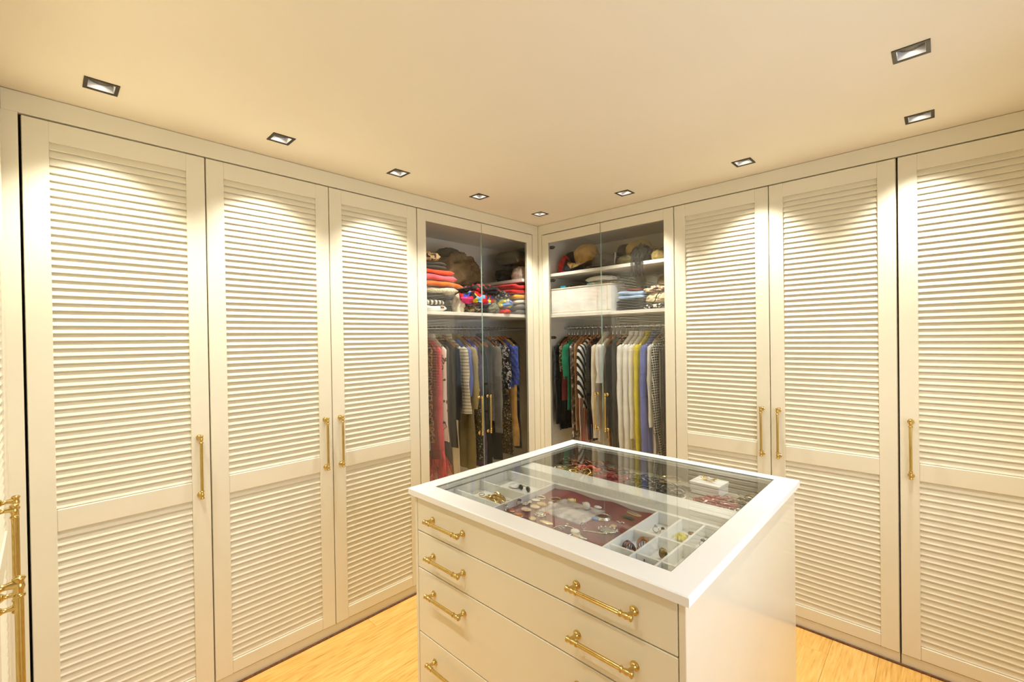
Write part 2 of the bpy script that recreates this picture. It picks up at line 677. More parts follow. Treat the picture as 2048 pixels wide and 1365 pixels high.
dl = link('display_wardrobe', None, None, (0, 0, 0), (0, 0, RL))
tag(dl, 'glass-door wardrobe holding the pink feather-hem dress and folded knitwear', 'wardrobe', 'glass-door display wardrobes in the corner')
carcass(dl, -1.196, .56, .60)
glass_door(dl, -1.195, -.6335, -1)
glass_door(dl, -.6325, -.0715, 1)
bx('shelf', CARC, dl, -1.177, .541, .045, .592, 1.788, 1.812, .0015)
bx('corner_shelf', CARC, dl, -.150, .541, .045, .592, 2.082, 2.106, .0015)
MB().lathe((-1.177, .28, 1.70), (1, 0, 0), [(0, .0125), (1.70, .0125)], 12).build('hanging_rail', CHROME, dl, smooth=True)

dr = link('display_wardrobe', None, None, (0, 0, 0))
tag(dr, 'glass-door wardrobe holding the yellow shirt, hats and a white storage box', 'wardrobe', 'glass-door display wardrobes in the corner')
carcass(dr, .0395, 1.1635, .60)
glass_door(dr, .0405, .602, -1, 1)
glass_door(dr, .603, 1.1625, 1)
bx('shelf', CARC, dr, .0575, 1.1455, .045, .592, 1.786, 1.810, .0015)
bx('shelf', CARC, dr, .0575, 1.1455, .045, .592, 2.122, 2.147, .0015)
MB().lathe((.0575, .28, 1.70), (1, 0, 0), [(0, .0125), (1.088, .0125)], 12).build('hanging_rail', CHROME, dr, smooth=True)

# ------------------------------------------------------------------ downlights
fr = MB()
A, B_ = .0475, HS
for (x0, x1, y0, y1) in ((-A, A, B_, A), (-A, A, -A, -B_), (-A, -B_, -B_, B_), (B_, A, -B_, B_)):
    fr.box(x0, x1, y0, y1, -.003, .0005, .0006)
FRAME_ME = fr.mesh('frame', DARKM)
rf = MB()
zt_ = .030
o4 = [(-B_, -B_, 0), (B_, -B_, 0), (B_, B_, 0), (-B_, B_, 0)]
i4 = [(-.034, -.034, zt_), (.034, -.034, zt_), (.034, .034, zt_), (-.034, .034, zt_)]
rf.add(o4 + i4, [(0, 4, 5, 1), (1, 5, 6, 2), (2, 6, 7, 3), (3, 7, 4, 0)])
REFL_ME = rf.mesh('reflector', REFL)
lp = MB()
lp.lathe((0, 0, .056), (0, 0, -1), [(0, .025), (.010, .025), (.012, .022)], 18)
LAMP_ME = lp.mesh('lamp', LAMP)
rg = MB()
rg.lathe((0, 0, .062), (0, 0, -1), [(0, .0335), (.043, .0335), (.043, .0315), (.003, .0270)], 24)
rg.box(-.037, .037, -.037, .037, .0635, .066).box(-.037, -.0345, -.037, .037, .030, .0635).box(.0345, .037, -.037, .037, .030, .0635).box(-.0345, .0345, -.037, -.0345, .030, .0635).box(-.0345, .0345, .0345, .037, .030, .0635)
RING_ME = rg.mesh('baffle', DARKM)
place = ['above the single-door wardrobe beside the front wall', 'third along the pink dress wall counting from the corner', 'above the wardrobe door next to the pink dress cabinet', 'above the glass doors of the pink dress cabinet',
         'in the ceiling corner where the two glass cabinets meet', 'above the glass doors of the yellow shirt cabinet', 'above the two-door wardrobe next to the yellow shirt cabinet', 'above the single-door wardrobe behind the island end panel', 'nearest the camera, largest in the photo, away from the walls',
         'above the wardrobe run beside the camera, first', 'above the wardrobe run beside the camera, second']
wall_dir = [(-1, 0)] * 4 + [(-.6, .6)] + [(0, 1)] * 3 + [(1, 0)] + [(0, -1)] * 2
for (x, y), pl, wd in zip(LIGHTS, place, wall_dir):
    t = link('downlight', None, None, (x, y, H))
    tag(t, 'square dark-framed recessed downlight ' + pl, 'downlight', 'recessed ceiling downlights')
    link('frame', FRAME_ME, t)
    link('reflector', REFL_ME, t)
    link('lamp', LAMP_ME, t)
    link('baffle', RING_ME, t)
    sl = bpy.data.lights.new('downlight_beam', 'SPOT')
    sl.energy = SPOT_POWER
    sl.color = SPOT_COLOR
    sl.spot_size = math.radians(96)
    sl.spot_blend = 1.0
    sl.shadow_soft_size = .018
    so = bpy.data.objects.new('downlight_beam', sl)
    COL.objects.link(so)
    so.parent = t
    so.location = (0, 0, -.006)
    so.rotation_euler = Vector((wd[0] * .09, wd[1] * .09, -1)).to_track_quat('-Z', 'Y').to_euler()

# ------------------------------------------------------------------ island
IX0, IX1, IY0, IY1, IZ = .853, 1.999, -1.846, -.722, 1.020
FX0, FX1, FYD, FYB = .872, 1.984, -1.828, -.740
isl = link('island', None, None, ((IX0 + IX1) / 2, (IY0 + IY1) / 2, 0))
tag(isl, 'cream dressing island with brass-handled drawers and a glass jewellery top', 'island')
OX, OY = isl.location.x, isl.location.y


def ib(name, mat, x0, x1, y0, y1, z0, z1, c=.0015, parent=None):
    return bx(name, mat, parent or isl, x0 - OX, x1 - OX, y0 - OY, y1 - OY, z0, z1, c)


GX0, GX1, GY0, GY1 = .924, 1.920, -1.764, -.778
# mitred top frame, four pieces
def mitre(name, o, i):
    b = MB()
    z0, z1, c = .995, IZ, .003
    q = [o[0], o[1], i[1], i[0]]
    cx_, cy_ = sum(p[0] for p in q) / 4, sum(p[1] for p in q) / 4
    lo = [(p[0] - OX, p[1] - OY, z0) for p in q]
    mid = [(p[0] - OX, p[1] - OY, z1 - c) for p in q]
    hi = []
    for j, p in enumerate(q):
        dx = c if j < 2 else 0
        vx, vy = i[0 if j in (0, 3) else 1][0] - o[0 if j in (0, 3) else 1][0], i[0 if j in (0, 3) else 1][1] - o[0 if j in (0, 3) else 1][1]
        l_ = math.hypot(vx, vy)
        hi.append((p[0] - OX + vx / l_ * dx * 1.41, p[1] - OY + vy / l_ * dx * 1.41, z1))
    b.rings([lo, mid, hi])
    return b.build(name, WHITE_TOP, isl)


oc = [(IX0, IY0), (IX1, IY0), (IX1, IY1), (IX0, IY1)]
ic = [(GX0, GY0), (GX1, GY0), (GX1, GY1), (GX0, GY1)]
for a in range(4):
    b = (a + 1) % 4
    mitre('top_frame', [oc[a], oc[b]], [ic[a], ic[b]])
TOPEDGE = plain('polished_glass_rim', (150, 158, 146), .3)
pm = MB().box(GX0 - OX + .0015, GX1 - OX - .0015, GY0 - OY + .0015, GY1 - OY - .0015, 1.0135, 1.0195).mesh('glass_top', [TOPGLASS, TOPEDGE])
for poly in pm.polygons:
    if abs(poly.normal.z) < .5:
        poly.material_index = 1
link('glass_top', pm, isl)
gl_ = MB()
for (x0, x1, y0, y1) in ((GX0 - .008, GX0 + .006, GY0 - .008, GY1 + .008), (GX1 - .006, GX1 + .008, GY0 - .008, GY1 + .008), (GX0, GX1, GY0 - .008, GY0 + .006), (GX0, GX1, GY1 - .006, GY1 + .008)):
    gl_.box(x0 - OX, x1 - OX, y0 - OY, y1 - OY, 1.006, 1.013, .0008)
gl_.build('glass_rebate', WHITE_TOP, isl)
ib('side_panel', CREAM_GLOSS, FX0, FX0 + .016, FYD, FYB, .0, .995)
ib('side_panel', CREAM_GLOSS, FX1 - .018, FX1, FYD, FYB, .0, .995)
ib('back_panel', CREAM_GLOSS, FX0 + .016, FX1 - .018, FYB - .018, FYB, .0, .995)
ib('plinth', CREAM, FX0 + .016, FX1 - .018, FYD + .05, FYD + .068, .0, .09)
ib('divider_rail', WHITE_TOP, FX0 + .016, FX1 - .018, -1.252, -1.160, .955, .992)
ib('divider_panel', WHITE_TOP, FX0 + .016, FX1 - .018, -1.235, -1.180, .10, .955)
DX0, DX1 = FX0 + .0185, FX1 - .0205
for z0, z1, hz in ((.8545, .9925, .9205), (.7065, .8510, .7785), (.4460, .7030, .6325), (.0950, .4425, .3660)):
    d = link('drawer', None, isl, (0, 0, 0))
    ib('drawer_front', CREAM_GLOSS, DX0, DX1, FYD, FYD + .019, z0, z1, .0018, d)
    if z1 < .99:
        ib('drawer_box', CARC, DX0 + .02, DX1 - .02, FYD + .019, FYD + .45, z0 + .015, z1 - .03, .001, d)
    else:
        ib('drawer_box', CARC, DX0 + .02, DX1 - .02, FYD + .019, -1.27, z0 + .015, .938, .001, d)
    for hx in (1.083, 1.7605):
        link('handle', HM_DRAWER, d, (hx - OX, FYD - OY, hz))
# jewellery insert of the top drawer
TX0, TX1, TY0, TY1 = .905, 1.915, -1.800, -1.325
ZF, ZRIM = .947, .988
tr = link('jewellery_tray', None, isl, (0, 0, 0))
ib('tray_base', WHITE_TOP, TX0, TX1, TY0, TY1, .939, ZF, 0, tr)
ib('tray_wall', WHITE_TOP, TX0, TX0 + .016, TY0, TY1, ZF, ZRIM, .001, tr)
ib('tray_wall', WHITE_TOP, TX1 - .016, TX1, TY0, TY1, ZF, ZRIM, .001, tr)
ib('tray_wall', WHITE_TOP, TX0 + .016, TX1 - .016, TY0, TY0 + .012, ZF, ZRIM, .001, tr)
ib('tray_wall', WHITE_TOP, TX0 + .016, TX1 - .016, TY1 - .016, TY1, ZF, ZRIM, .001, tr)
TI0, TI1 = TX0 + .016, TX1 - .016
TJ0, TJ1 = TY0 + .012, TY1 - .016
TH = .0075
for xd in (1.205, 1.680, 1.767, 1.846):
    ib('tray_divider', WHITE_TOP, xd - TH / 2, xd + TH / 2, TJ0, TJ1, ZF, ZRIM - (.0 if xd < 1.7 else .002), .0008, tr)
for yd, xa, xb in ((-1.512, TI0, 1.2012), (-1.661, TI0, 1.2012), (-1.519, 1.6838, 1.7632), (-1.519, 1.7708, 1.8422), (-1.519, 1.8498, TI1), (-1.664, 1.6838, 1.7632), (-1.664, 1.7708, 1.8422), (-1.664, 1.8498, TI1)):
    ib('tray_divider', WHITE_TOP, xa, xb, yd - TH / 2, yd + TH / 2, ZF, ZRIM - .003, .0008, tr)
# velvet pad: a soft sheet curling up at the back edge
vp = MB()
NX, NY = 40, 16
vv = []
for j in range(NY + 1):
    for i in range(NX + 1):
        x = 1.2095 + (1.6755 - 1.2095) * i / NX
        y = TJ0 + .001 + (TJ1 - TJ0 - .002) * j / NY
        z = .9615 + .0015 * noise.noise((x * 25, y * 25, 1)) + .012 * max(0, (j / NY - .80) / .2) ** 1.5 * (1 + .35 * math.sin(x * 34 + 1))
        vv.append((x - OX, y - OY, z))
ff = [(j * (NX + 1) + i, j * (NX + 1) + i + 1, (j + 1) * (NX + 1) + i + 1, (j + 1) * (NX + 1) + i) for j in range(NY) for i in range(NX)]
nb = len(vv)
vv2 = vv + [(a, b, .948) for a, b, c in vv]
ring = [i for i in range(NX + 1)] + [j * (NX + 1) + NX for j in range(1, NY + 1)] + [NY * (NX + 1) + i for i in range(NX - 1, -1, -1)] + [j * (NX + 1) for j in range(NY - 1, 0, -1)]
ff += [(ring[i], nb + ring[i], nb + ring[(i + 1) % len(ring)], ring[(i + 1) % len(ring)]) for i in range(len(ring))]
vp.add(vv2, ff)
vp.build('velvet_pad', VELVET, tr, smooth=True)
# deep compartment behind the divider rail
bc = link('back_compartment', None, isl, (0, 0, 0))
LINER = cloth('taupe_liner', (134, 125, 106), .9, .05, 300)
ib('compartment_floor', LINER, FX0 + .018, FX1 - .020, -1.159, -.760, .925, .937, .001, bc)
ib('compartment_wall', LINER, FX0 + .018, FX0 + .036, -1.159, -.760, .937, .990, .001, bc)
ib('compartment_wall', LINER, FX1 - .038, FX1 - .020, -1.159, -.760, .937, .990, .001, bc)
ib('compartment_wall', LINER, FX0 + .036, FX1 - .038, -.776, -.760, .937, .990, .001, bc)

# ================================================================== CLOTHES ON THE RAILS
RAILZ = 1.70


def garment_bodies(kind, hw, L, th, flare, seed, top=.088, fold=1.0):
    rnd = random.Random(seed)
    ph, kf = 1.3, 11.0                     # neighbours on a rail press the same folds into each other
    n = 26
    nk = .050 if fold == 1.01 else rnd.uniform(.050, .080)
    if kind == 'waist':            # skirts and trousers held at the waistband
        lv = [(-.172, hw, .009), (-.186, hw * 1.01, .012)]
        z0 = -.186
    elif kind == 'strap':
        lv = [(-.178, hw * .62, .010), (-.215, hw * .74, .014), (-.27, hw * .80, th * .8)]
        z0 = -.27
    else:
        nk += rnd.choice((0, 0, .030)) if fold != 1.01 else 0

        def zs(y):
            return -.064 - .088 * (y / .150) ** 1.25 + .0185
        lv = [(zs(nk), nk, .0150), (zs(nk + .016), nk + .016, .0165), (zs(.125), .125 + (nk + .016 > .120) * .004, .0170), (zs(.150), .150, .0165), (zs(.150) - .022, max(hw, .160), .0160), (-.225, hw * .99, th * .9)]
        z0 = -.225
    m_ = 9
    for i in range(1, m_ + 1):
        f = i / m_
        ww = hw * (1 + flare * f * f) * (1 - .06 * math.sin(f * PI) * (0 if flare > .1 else 1))
        if kind == 'strap':
            ww = hw * (.8 + (.2 + flare) * f)
        lv.append((z0 - (L + z0) * f, ww, th * (.85 + .15 * f)))
    rs = []
    zb = -L
    for z, w, t_ in lv:
        f = max(0, min(1, (z0 - z) / .6)) if z < z0 else 0
        ring_ = []
        for k in range(n):
            a = 2 * PI * k / n
            c, s_ = math.cos(a), math.sin(a)
            y = -w * (abs(c) ** .85) * (1 if c > 0 else -1)
            x = t_ * (abs(s_) ** .8) * (1 if s_ > 0 else -1)
            x += .013 * f * math.sin(kf * y * 6 + ph + 1.5 * z)
            x += .010 * f * noise.noise((y * 8, z * 5, 3.7))
            x += .004 * f * (fold - 1) * math.sin(y * 160)
            y += .013 * f * noise.noise((z * 6, seed * 1.3, k * .12)) * fold
            zz = z + (.018 * noise.noise((y * 9, seed * 2.1, 0)) if z == lv[-1][0] else 0)
            ring_.append((x, y, zz))
        rs.append(ring_)
    b = MB().rings(rs, False)
    b.f.append(tuple((len(rs) - 1) * n + i for i in range(n)))
    b.mi.append(0)
    return b


def sleeve_mb(sgn, hw, ls, r, seed, cuff=.75):
    rnd = random.Random(seed + 50)
    out = rnd.uniform(.010, .026)
    pts = [(0, hw - .022, -.150), (0, hw + .004, -.166), (0, hw + out * .6, -.23), (0, hw + out, -.16 - ls * .40), (.004, hw + out * 1.15, -.16 - ls * .7), (.006, hw + out * .9, -.16 - ls)]
    fat = [.7, .95, 1.0, .95, .88, cuff]
    rs = []
    n = 12
    sub = []
    for i in range(len(pts) - 1):
        for q in range(3):
            f = q / 3
            sub.append((tuple(pts[i][a] * (1 - f) + pts[i + 1][a] * f for a in range(3)), fat[i] * (1 - f) + fat[i + 1] * f))
    sub.append((pts[-1], fat[-1]))
    for i, (p, fz) in enumerate(sub):
        ring_ = []
        d = max(0, i - 3) / len(sub)
        for k in range(n):
            a = 2 * PI * k / n
            wob = 1 + .22 * d * math.sin(3 * a + seed + p[2] * 22) + .14 * noise.noise((a, p[2] * 16, seed))
            yy = min(p[1] + r * fz * 1.0 * math.cos(a) * wob, .262)
            xx = p[0] + r * fz * .36 * math.sin(a) * wob
            zz = p[2] + (.25 * r * math.cos(a) if i < 4 else 0)
            ring_.append((xx, -sgn * yy, zz))
        rs.append(ring_ if sgn > 0 else ring_[::-1])
    return MB().rings(rs)


hk = MB()
pts = [(0, 0, -.070), (0, 0, -.040), (0, .004, -.028), (0, .0155, -.014)]
for i in range(9):
    a = -.5 + (PI + .9) * i / 8
    pts.append((0, .0165 * math.cos(a), .0165 * math.sin(a)))
hk.tube(pts, .0021, 6)
HOOK_ME = hk.mesh('hook', CHROME, True)
hb = MB()
hb_pts = []
for i in range(17):
    f = -1 + 2 * i / 16
    hb_pts.append((0, f * .138, -.064 - .088 * abs(f * .92) ** 1.25))
hb.tube(hb_pts, .0085, 8, sq=.95, taper=lambda u: .70 + .45 * min(1, abs(2 * u - 1) * 1.3) if abs(2 * u - 1) < .96 else .8)
HBAR_ME = hb.mesh('shoulder_bar', HWOOD, True)
GROUP_N = {}


def hang(unit, pos, name, label, cat, mat, hw=.165, L=.75, th=.016, sl=0, sr=.05, flare=0, kind='top', collar=None, seed=None, tilt=0, cuff=.75, sleeve_mat=None, fold=1.0, hem=None):
    seed = seed if seed is not None else int(abs(pos) * 1000) + (0 if unit == 'L' else 500)
    rot = RL if unit == 'L' else 0
    loc = (-.28, pos, RAILZ) if unit == 'L' else (pos, .28, RAILZ)
    fold = 1.01 if collar else fold
    g = garment_bodies(kind, hw, L, th, flare, seed, fold=fold).build(name, mat, None, loc, True)
    tilt = tilt or random.Random(seed).uniform(-.02, .02)
    g.rotation_euler = (0, 0, rot + tilt)
    tag(g, label, cat, 'clothes on the rail of the %s cabinet' % ('pink dress' if unit == 'L' else 'yellow shirt'))
    if sl:
        for sg in (1, -1):
            sleeve_mb(sg, hw, sl, sr, seed, cuff).build('sleeve', sleeve_mat or mat, g, (0, 0, 0), True)
    if collar:
        c = MB()
        rs = []
        for z, w, t_ in ((-.066, .0605, .0195), (-.052, .057, .0190), (-.036, .054, .0180), (-.038, .051, .0170), (-.062, .056, .0172)):
            rs.append([(t_ * math.sin(2 * PI * k / 14), -w * math.cos(2 * PI * k / 14), z - .006 * abs(math.cos(2 * PI * k / 14))) for k in range(14)])
        c.rings(rs, False).build('collar', collar, g, (0, 0, 0), True)
    if kind == 'strap':
        c = MB()
        for yy in (-.085, .085):
            zb_ = -.064 - .088 * (.085 / .150) ** 1.25
            c.tube([(.0125, yy, -.190), (.0135, yy, zb_), (.008, yy, zb_ + .0135), (0, yy, zb_ + .0160), (-.008, yy, zb_ + .0135), (-.0135, yy, zb_), (-.0125, yy, -.190)], .0022, 5)
        c.build('shoulder_strap', mat, g, (0, 0, 0), True)
    # its hanger
    h = link('clothes_hanger', None, None, loc, (0, 0, rot + tilt))
    tag(h, 'wooden hanger with metal hook carrying the ' + ' '.join(label.split()[:7]), 'hanger', 'wooden hangers')
    link('shoulder_bar', HBAR_ME, h)
    link('hook', HOOK_ME, h)
    return g


K = {}
K['blackleather'] = plain('black_leather', (20, 18, 17), .36, var=.2, vscale=30)
K['black'] = cloth('black_cloth', (17, 16, 16))
K['charcoal'] = cloth('charcoal_cloth', (46, 43, 39))
K['darkgrey'] = cloth('dark_grey_cloth', (64, 60, 54))
K['grey'] = cloth('grey_cloth', (112, 107, 100))
K['white'] = cloth('white_cotton', (236, 232, 222), var=.04, sheen=.05)
K['cream'] = cloth('cream_cotton', (224, 212, 188), var=.05)
K['beige'] = cloth('beige_cotton', (196, 176, 142))
K['tan'] = cloth('tan_knit', (172, 126, 82))
K['golden'] = cloth('golden_tan_cloth', (196, 150, 84), .6)
K['green'] = cloth('green_jersey', (22, 132, 92))
K['yellow'] = cloth('yellow_linen', (226, 205, 40), var=.06)
K['blue'] = cloth('periwinkle_cotton', (108, 118, 184), var=.06)
K['denim'] = cloth('dark_denim', (44, 66, 92), var=.25)
K['khaki'] = plain('khaki_silk', (158, 142, 98), .38, var=.12, vscale=8)
K['olive'] = plain('olive_satin', (130, 116, 66), .42, var=.12, vscale=8)
K['pink'] = cloth('coral_pink_crepe', (226, 92, 96), var=.06)
K['feather'] = cloth('coral_feather', (230, 84, 88), .8, .15)
K['red'] = cloth('red_cloth', (196, 34, 36))
K['burg'] = cloth('brick_red_leather', (142, 48, 38), .5)
K['brownprint'] = spots('brown_print', [(0, (88, 40, 22)), (.45, (178, 120, 70)), (.56, (60, 26, 18))], 34)
K['tweed'] = spots('grey_tweed', [(0, (70, 66, 62)), (.44, (134, 128, 120)), (.53, (206, 200, 190))], 240, bump=.5)
K['floralw'] = spots('white_floral', [(0, (232, 214, 196)), (.60, (92, 62, 52)), (.66, (224, 188, 172))], 16)
K['floralg'] = spots('taupe_floral_lace', [(0, (112, 96, 80)), (.52, (146, 128, 108)), (.60, (222, 212, 196))], 26)
K['creamstripe'] = stripes('cream_stripe', (214, 200, 172), (150, 136, 108), 42, 'Z', .82)
K['redstripe'] = stripes('red_white_stripe', (234, 226, 212), (192, 48, 36), 62, 'Y', .5, rot=(0, 0, .75))
K['bwstripe'] = stripes('black_white_stripe', (28, 28, 34), (232, 228, 218), 24, 'Z', .5, rot=(.9, 0, 0))
K['darkstripe'] = stripes('dark_pinstripe', (52, 48, 44), (126, 120, 110), 55, 'Y', .8, rot=(0, 0, .75))
K['check'] = checks('black_check', (34, 32, 29), (206, 198, 180), 58)
K['olivep'] = spots('olive_print', [(0, (70, 62, 40)), (.45, (150, 130, 86)), (.56, (48, 44, 32))], 40)
K['sequin'] = spots('black_sequin', [(0, (18, 17, 17)), (.7, (60, 56, 50)), (.93, (200, 190, 170))], 190, .3, cells=True, bump=.8)
K['sequinbronze'] = spots('bronze_sequin', [(0, (34, 28, 20)), (.5, (84, 70, 46)), (.88, (190, 168, 120))], 170, .3, cells=True, bump=.8)
K['dots'] = spots('blue_dotted', [(0, (84, 82, 150)), (.6, (130, 126, 190)), (.9, (210, 204, 220))], 70, cells=True)
K['bwscarf'] = spots('black_white_print', [(0, (30, 28, 30)), (.52, (196, 190, 184)), (.6, (60, 56, 58))], 40)
K['ivory'] = plain('ivory_pleats', (222, 206, 168), .6)
K['bluepat'] = spots('blue_pattern', [(0, (58, 72, 150)), (.5, (78, 98, 178)), (.62, (48, 56, 118))], 60)
K['clear'] = plain('clear_plastic_cover', (226, 216, 206), .15, var=.12, vscale=60)
K['mauve'] = cloth('mauve_cloth', (96, 74, 110))

# ---- rail of the yellow shirt cabinet (left end first)
h = lambda *a, **k: hang('R', *a, **k)
h(.102, 'jacket', 'black leather jacket at the corner end of its rail', 'jacket', K['blackleather'], L=.86, sl=.64, sr=.046, hw=.16, th=0.014)
h(.134, 'blouse', 'dark red blouse half hidden behind the black leather jacket', 'blouse', K['burg'], L=.60, hw=.158, th=.010)
h(.158, 'top', 'olive printed short top just before the green one', 'top', K['olivep'], L=.42, hw=.165, th=0.012, sl=.2, sr=.04)
h(.192, 't_shirt', 'bright green jersey t-shirt with short sleeves', 't-shirt', K['green'], L=.68, hw=.17, sl=.24, sr=.045, th=0.012)
h(.232, 'scarf', 'taupe floral lace scarf with a fringed end', 'scarf', K['floralg'], L=.90, hw=.172, th=0.012, fold=1.6)
h(.270, 'cardigan', 'plain tan brown knitted cardigan beside the taupe lace scarf', 'cardigan', K['tan'], L=.84, hw=.165, sl=.0, th=0.014)
h(.306, 'dress', 'red and white vertically striped dress', 'dress', K['redstripe'], L=.93, hw=.172, th=0.015, kind='strap')
h(.350, 'knit_top', 'black and white diagonally striped knit top', 'top', K['bwstripe'], L=.66, hw=.17, sl=.40, sr=.052, th=0.015)
h(.385, 'jeans', 'dark blue denim trousers below the striped knit top', 'jeans', K['denim'], L=.90, hw=.14, kind='waist', th=0.014)
h(.425, 'jacket', 'black cloth jacket next to a cream long-sleeved shirt', 'jacket', K['black'], L=.90, hw=.168, sl=.60, sr=.05)
h(.478, 'shirt', 'cream long-sleeved shirt beside the white t-shirt', 'shirt', K['cream'], L=.90, hw=.172, sl=.70, sr=.052, collar=K['cream'])
h(.532, 't_shirt', 'white short-sleeved t-shirt with loose rolled sleeves', 't-shirt', K['white'], L=.62, hw=.175, sl=.27, sr=.062, cuff=1.05)
h(.566, 'trousers', 'golden tan trousers hanging behind a white t-shirt', 'trousers', K['golden'], L=.94, hw=.15, kind='waist', th=0.012)
h(.602, 'coat', 'charcoal long coat beside the golden tan trousers', 'coat', K['charcoal'], L=.93, hw=.165, sl=.62, sr=.046)
h(.650, 'dress', 'black sleeveless dress between the charcoal coat and white shirts', 'dress', K['black'], L=.92, hw=.16, th=0.014, kind='strap')
h(.708, 'shirt', 'white cotton shirt nearest the black sleeveless dress', 'shirt', K['white'], L=.80, hw=.172, sl=.74, sr=.05, collar=K['white'])
h(.755, 'shirt', 'white cotton shirt in the middle of three white ones', 'shirt', K['white'], L=.92, hw=.175, sl=.80, sr=.05, collar=K['white'])
h(.796, 'shirt', 'white collared shirt right beside the yellow one', 'shirt', K['white'], L=.84, hw=.17, sl=.66, sr=.046, collar=K['white'])
h(.846, 'shirt', 'bright yellow linen shirt', 'shirt', K['yellow'], L=.92, hw=.176, sl=.84, sr=.052, collar=K['yellow'])
h(.894, 'shirt', 'periwinkle blue cotton shirt beside the yellow one', 'shirt', K['blue'], L=.94, hw=.176, sl=.86, sr=.05, collar=K['blue'])
h(.938, 'blouse', 'off-white blouse between the blue shirt and the checked one', 'blouse', K['white'], L=.92, hw=.168, sl=.56, sr=.05)
h(.985, 'shirt', 'black and white checked shirt near the outer end of its rail', 'shirt', K['check'], L=.98, hw=.182, th=0.019, sl=.6, sr=.052, flare=.04)
h(1.040, 'coat', 'dark pinstriped coat at the outer end of its rail', 'coat', K['darkstripe'], L=1.0, hw=.178, sl=.66, sr=.05)
h(1.096, 'dress', 'plain black dress hidden behind the outer door stile', 'dress', K['black'], L=1.0, hw=.165)

# ---- rail of the pink dress cabinet (outer end first)
h = lambda *a, **k: hang('L', *a, **k)
h(-1.120, 'coat', 'dark grey coat hidden behind the outer stile of the pink dress cabinet', 'coat', K['charcoal'], L=.95, hw=.16)
h(-1.062, 'coat', 'grey and white flecked tweed coat', 'coat', K['tweed'], L=.84, hw=.178, th=0.019, sl=.0, flare=.10)
h(-1.012, 'dress', 'brown printed dress beside the flecked tweed coat', 'dress', K['brownprint'], L=.80, hw=.172, th=0.014)
h(-.978, 'bag', 'brick red leather garment bag hanging behind the tweed coat', 'bag', K['burg'], L=.92, hw=.175, th=0.014)
pk = h(-.942, 'dress', 'coral pink crepe dress with a shaggy feather hem', 'dress', K['pink'], L=.98, hw=.178, th=0.016, flare=.05)
h(-.902, 'dress', 'white floral dress with a clear plastic collar cover', 'dress', K['floralw'], L=.80, hw=.182, th=0.014, flare=.05, collar=K['clear'])
h(-.866, 'dress', 'long dark grey dress beside the white floral one', 'dress', K['darkgrey'], L=.98, hw=.165, th=0.014)
h(-.822, 'coat', 'long black coat beside the cream striped blouse', 'coat', K['black'], L=.86, hw=.178, sl=.5, sr=.046)
h(-.786, 'skirt', 'ivory pleated skirt showing below the long black coat', 'skirt', K['ivory'], L=1.08, hw=.165, kind='waist', th=0.016, fold=2.2)
h(-.748, 'blouse', 'cream blouse with fine horizontal stripes and loose sleeves', 'blouse', K['creamstripe'], L=.62, hw=.182, sl=.46, sr=.056, cuff=1.1, collar=K['creamstripe'])
h(-.706, 'shirt', 'blue shirt tucked between the cream striped and khaki blouses', 'shirt', K['blue'], L=.46, hw=.172, sl=.34, sr=.044)
h(-.664, 'blouse', 'khaki silk blouse with a soft sheen', 'blouse', K['khaki'], L=.60, hw=.176, sl=.44, sr=.052, collar=K['khaki'])
h(-.632, 'trousers', 'olive satin trousers hanging below the khaki silk blouse', 'trousers', K['olive'], L=1.06, hw=.172, kind='waist', th=0.015)
h(-.598, 'top', 'lilac blue dotted top at the meeting edge of the glass doors', 'top', K['dots'], L=.36, hw=.172, th=0.015)
h(-.556, 'dress', 'black sequinned dress behind the paired brass pulls', 'dress', K['sequin'], L=1.02, hw=.175, kind='strap')
h(-.508, 'dress', 'mauve long dress almost hidden between the black ones', 'dress', K['mauve'], L=1.08, hw=.16, th=0.012, kind='strap')
h(-.462, 'dress', 'plain black gown beside the grey shirt', 'dress', K['black'], L=1.06, hw=.165, th=0.015, kind='strap')
h(-.408, 'shirt', 'soft grey shirt with long hanging sleeve', 'shirt', K['grey'], L=.72, hw=.176, sl=.66, sr=.05, collar=K['grey'])
h(-.355, 'dress', 'black gown between the grey shirt and the printed blouse', 'dress', K['black'], L=1.04, hw=.168, th=0.015, kind='strap')
h(-.315, 'blouse', 'black and white printed silk blouse', 'blouse', K['bwscarf'], L=.44, hw=.178, sl=.32, sr=.052)
h(-.250, 'dress', 'bronze sequinned evening dress with a flared hem', 'dress', K['sequinbronze'], L=1.02, hw=.15, kind='strap', th=0.019, flare=.5)
h(-.205, 'blouse', 'blue patterned blouse near the corner post', 'blouse', K['bluepat'], L=.48, hw=.176, sl=.3, sr=.048)
h(-.165, 'dress', 'long golden tan dress beside the corner post', 'dress', K['golden'], L=.98, hw=.178, th=0.016)
h(-.120, 'coat', 'long black coat hidden by the corner post', 'coat', K['black'], L=1.0, hw=.165)

# shaggy hem of the coral dress
fb = MB()
rnd = random.Random(3)
for i in range(420):
    a = rnd.uniform(0, 2 * PI)
    y0 = -.19 * math.cos(a)
    x0 = .03 * math.sin(a)
    z0 = -.86 - .14 * rnd.random()
    ln = rnd.uniform(.10, .19)
    ox, oy = rnd.uniform(-.03, .04) + .02 * math.sin(a), -rnd.uniform(-.015, .055) * (1 if math.cos(a) > 0 else -1)
    p = [(x0, y0, z0), (x0 + ox * .5, y0 + oy * .55, z0 - ln * .45), (x0 + ox, y0 + oy, z0 - ln)]
    w = .0028
    dx, dy = w * math.cos(a * 3), w * math.sin(a * 3)
    fb.add([(q[0] + s_ * dx * f, q[1] + s_ * dy * f, q[2]) for q, f in zip(p, (1, 1.1, .4)) for s_ in (-1, 1)], [(0, 1, 3, 2), (2, 3, 5, 4)])
fo = fb.build('feather_trim', K['feather'], pk)
fo['kind'] = 'stuff'
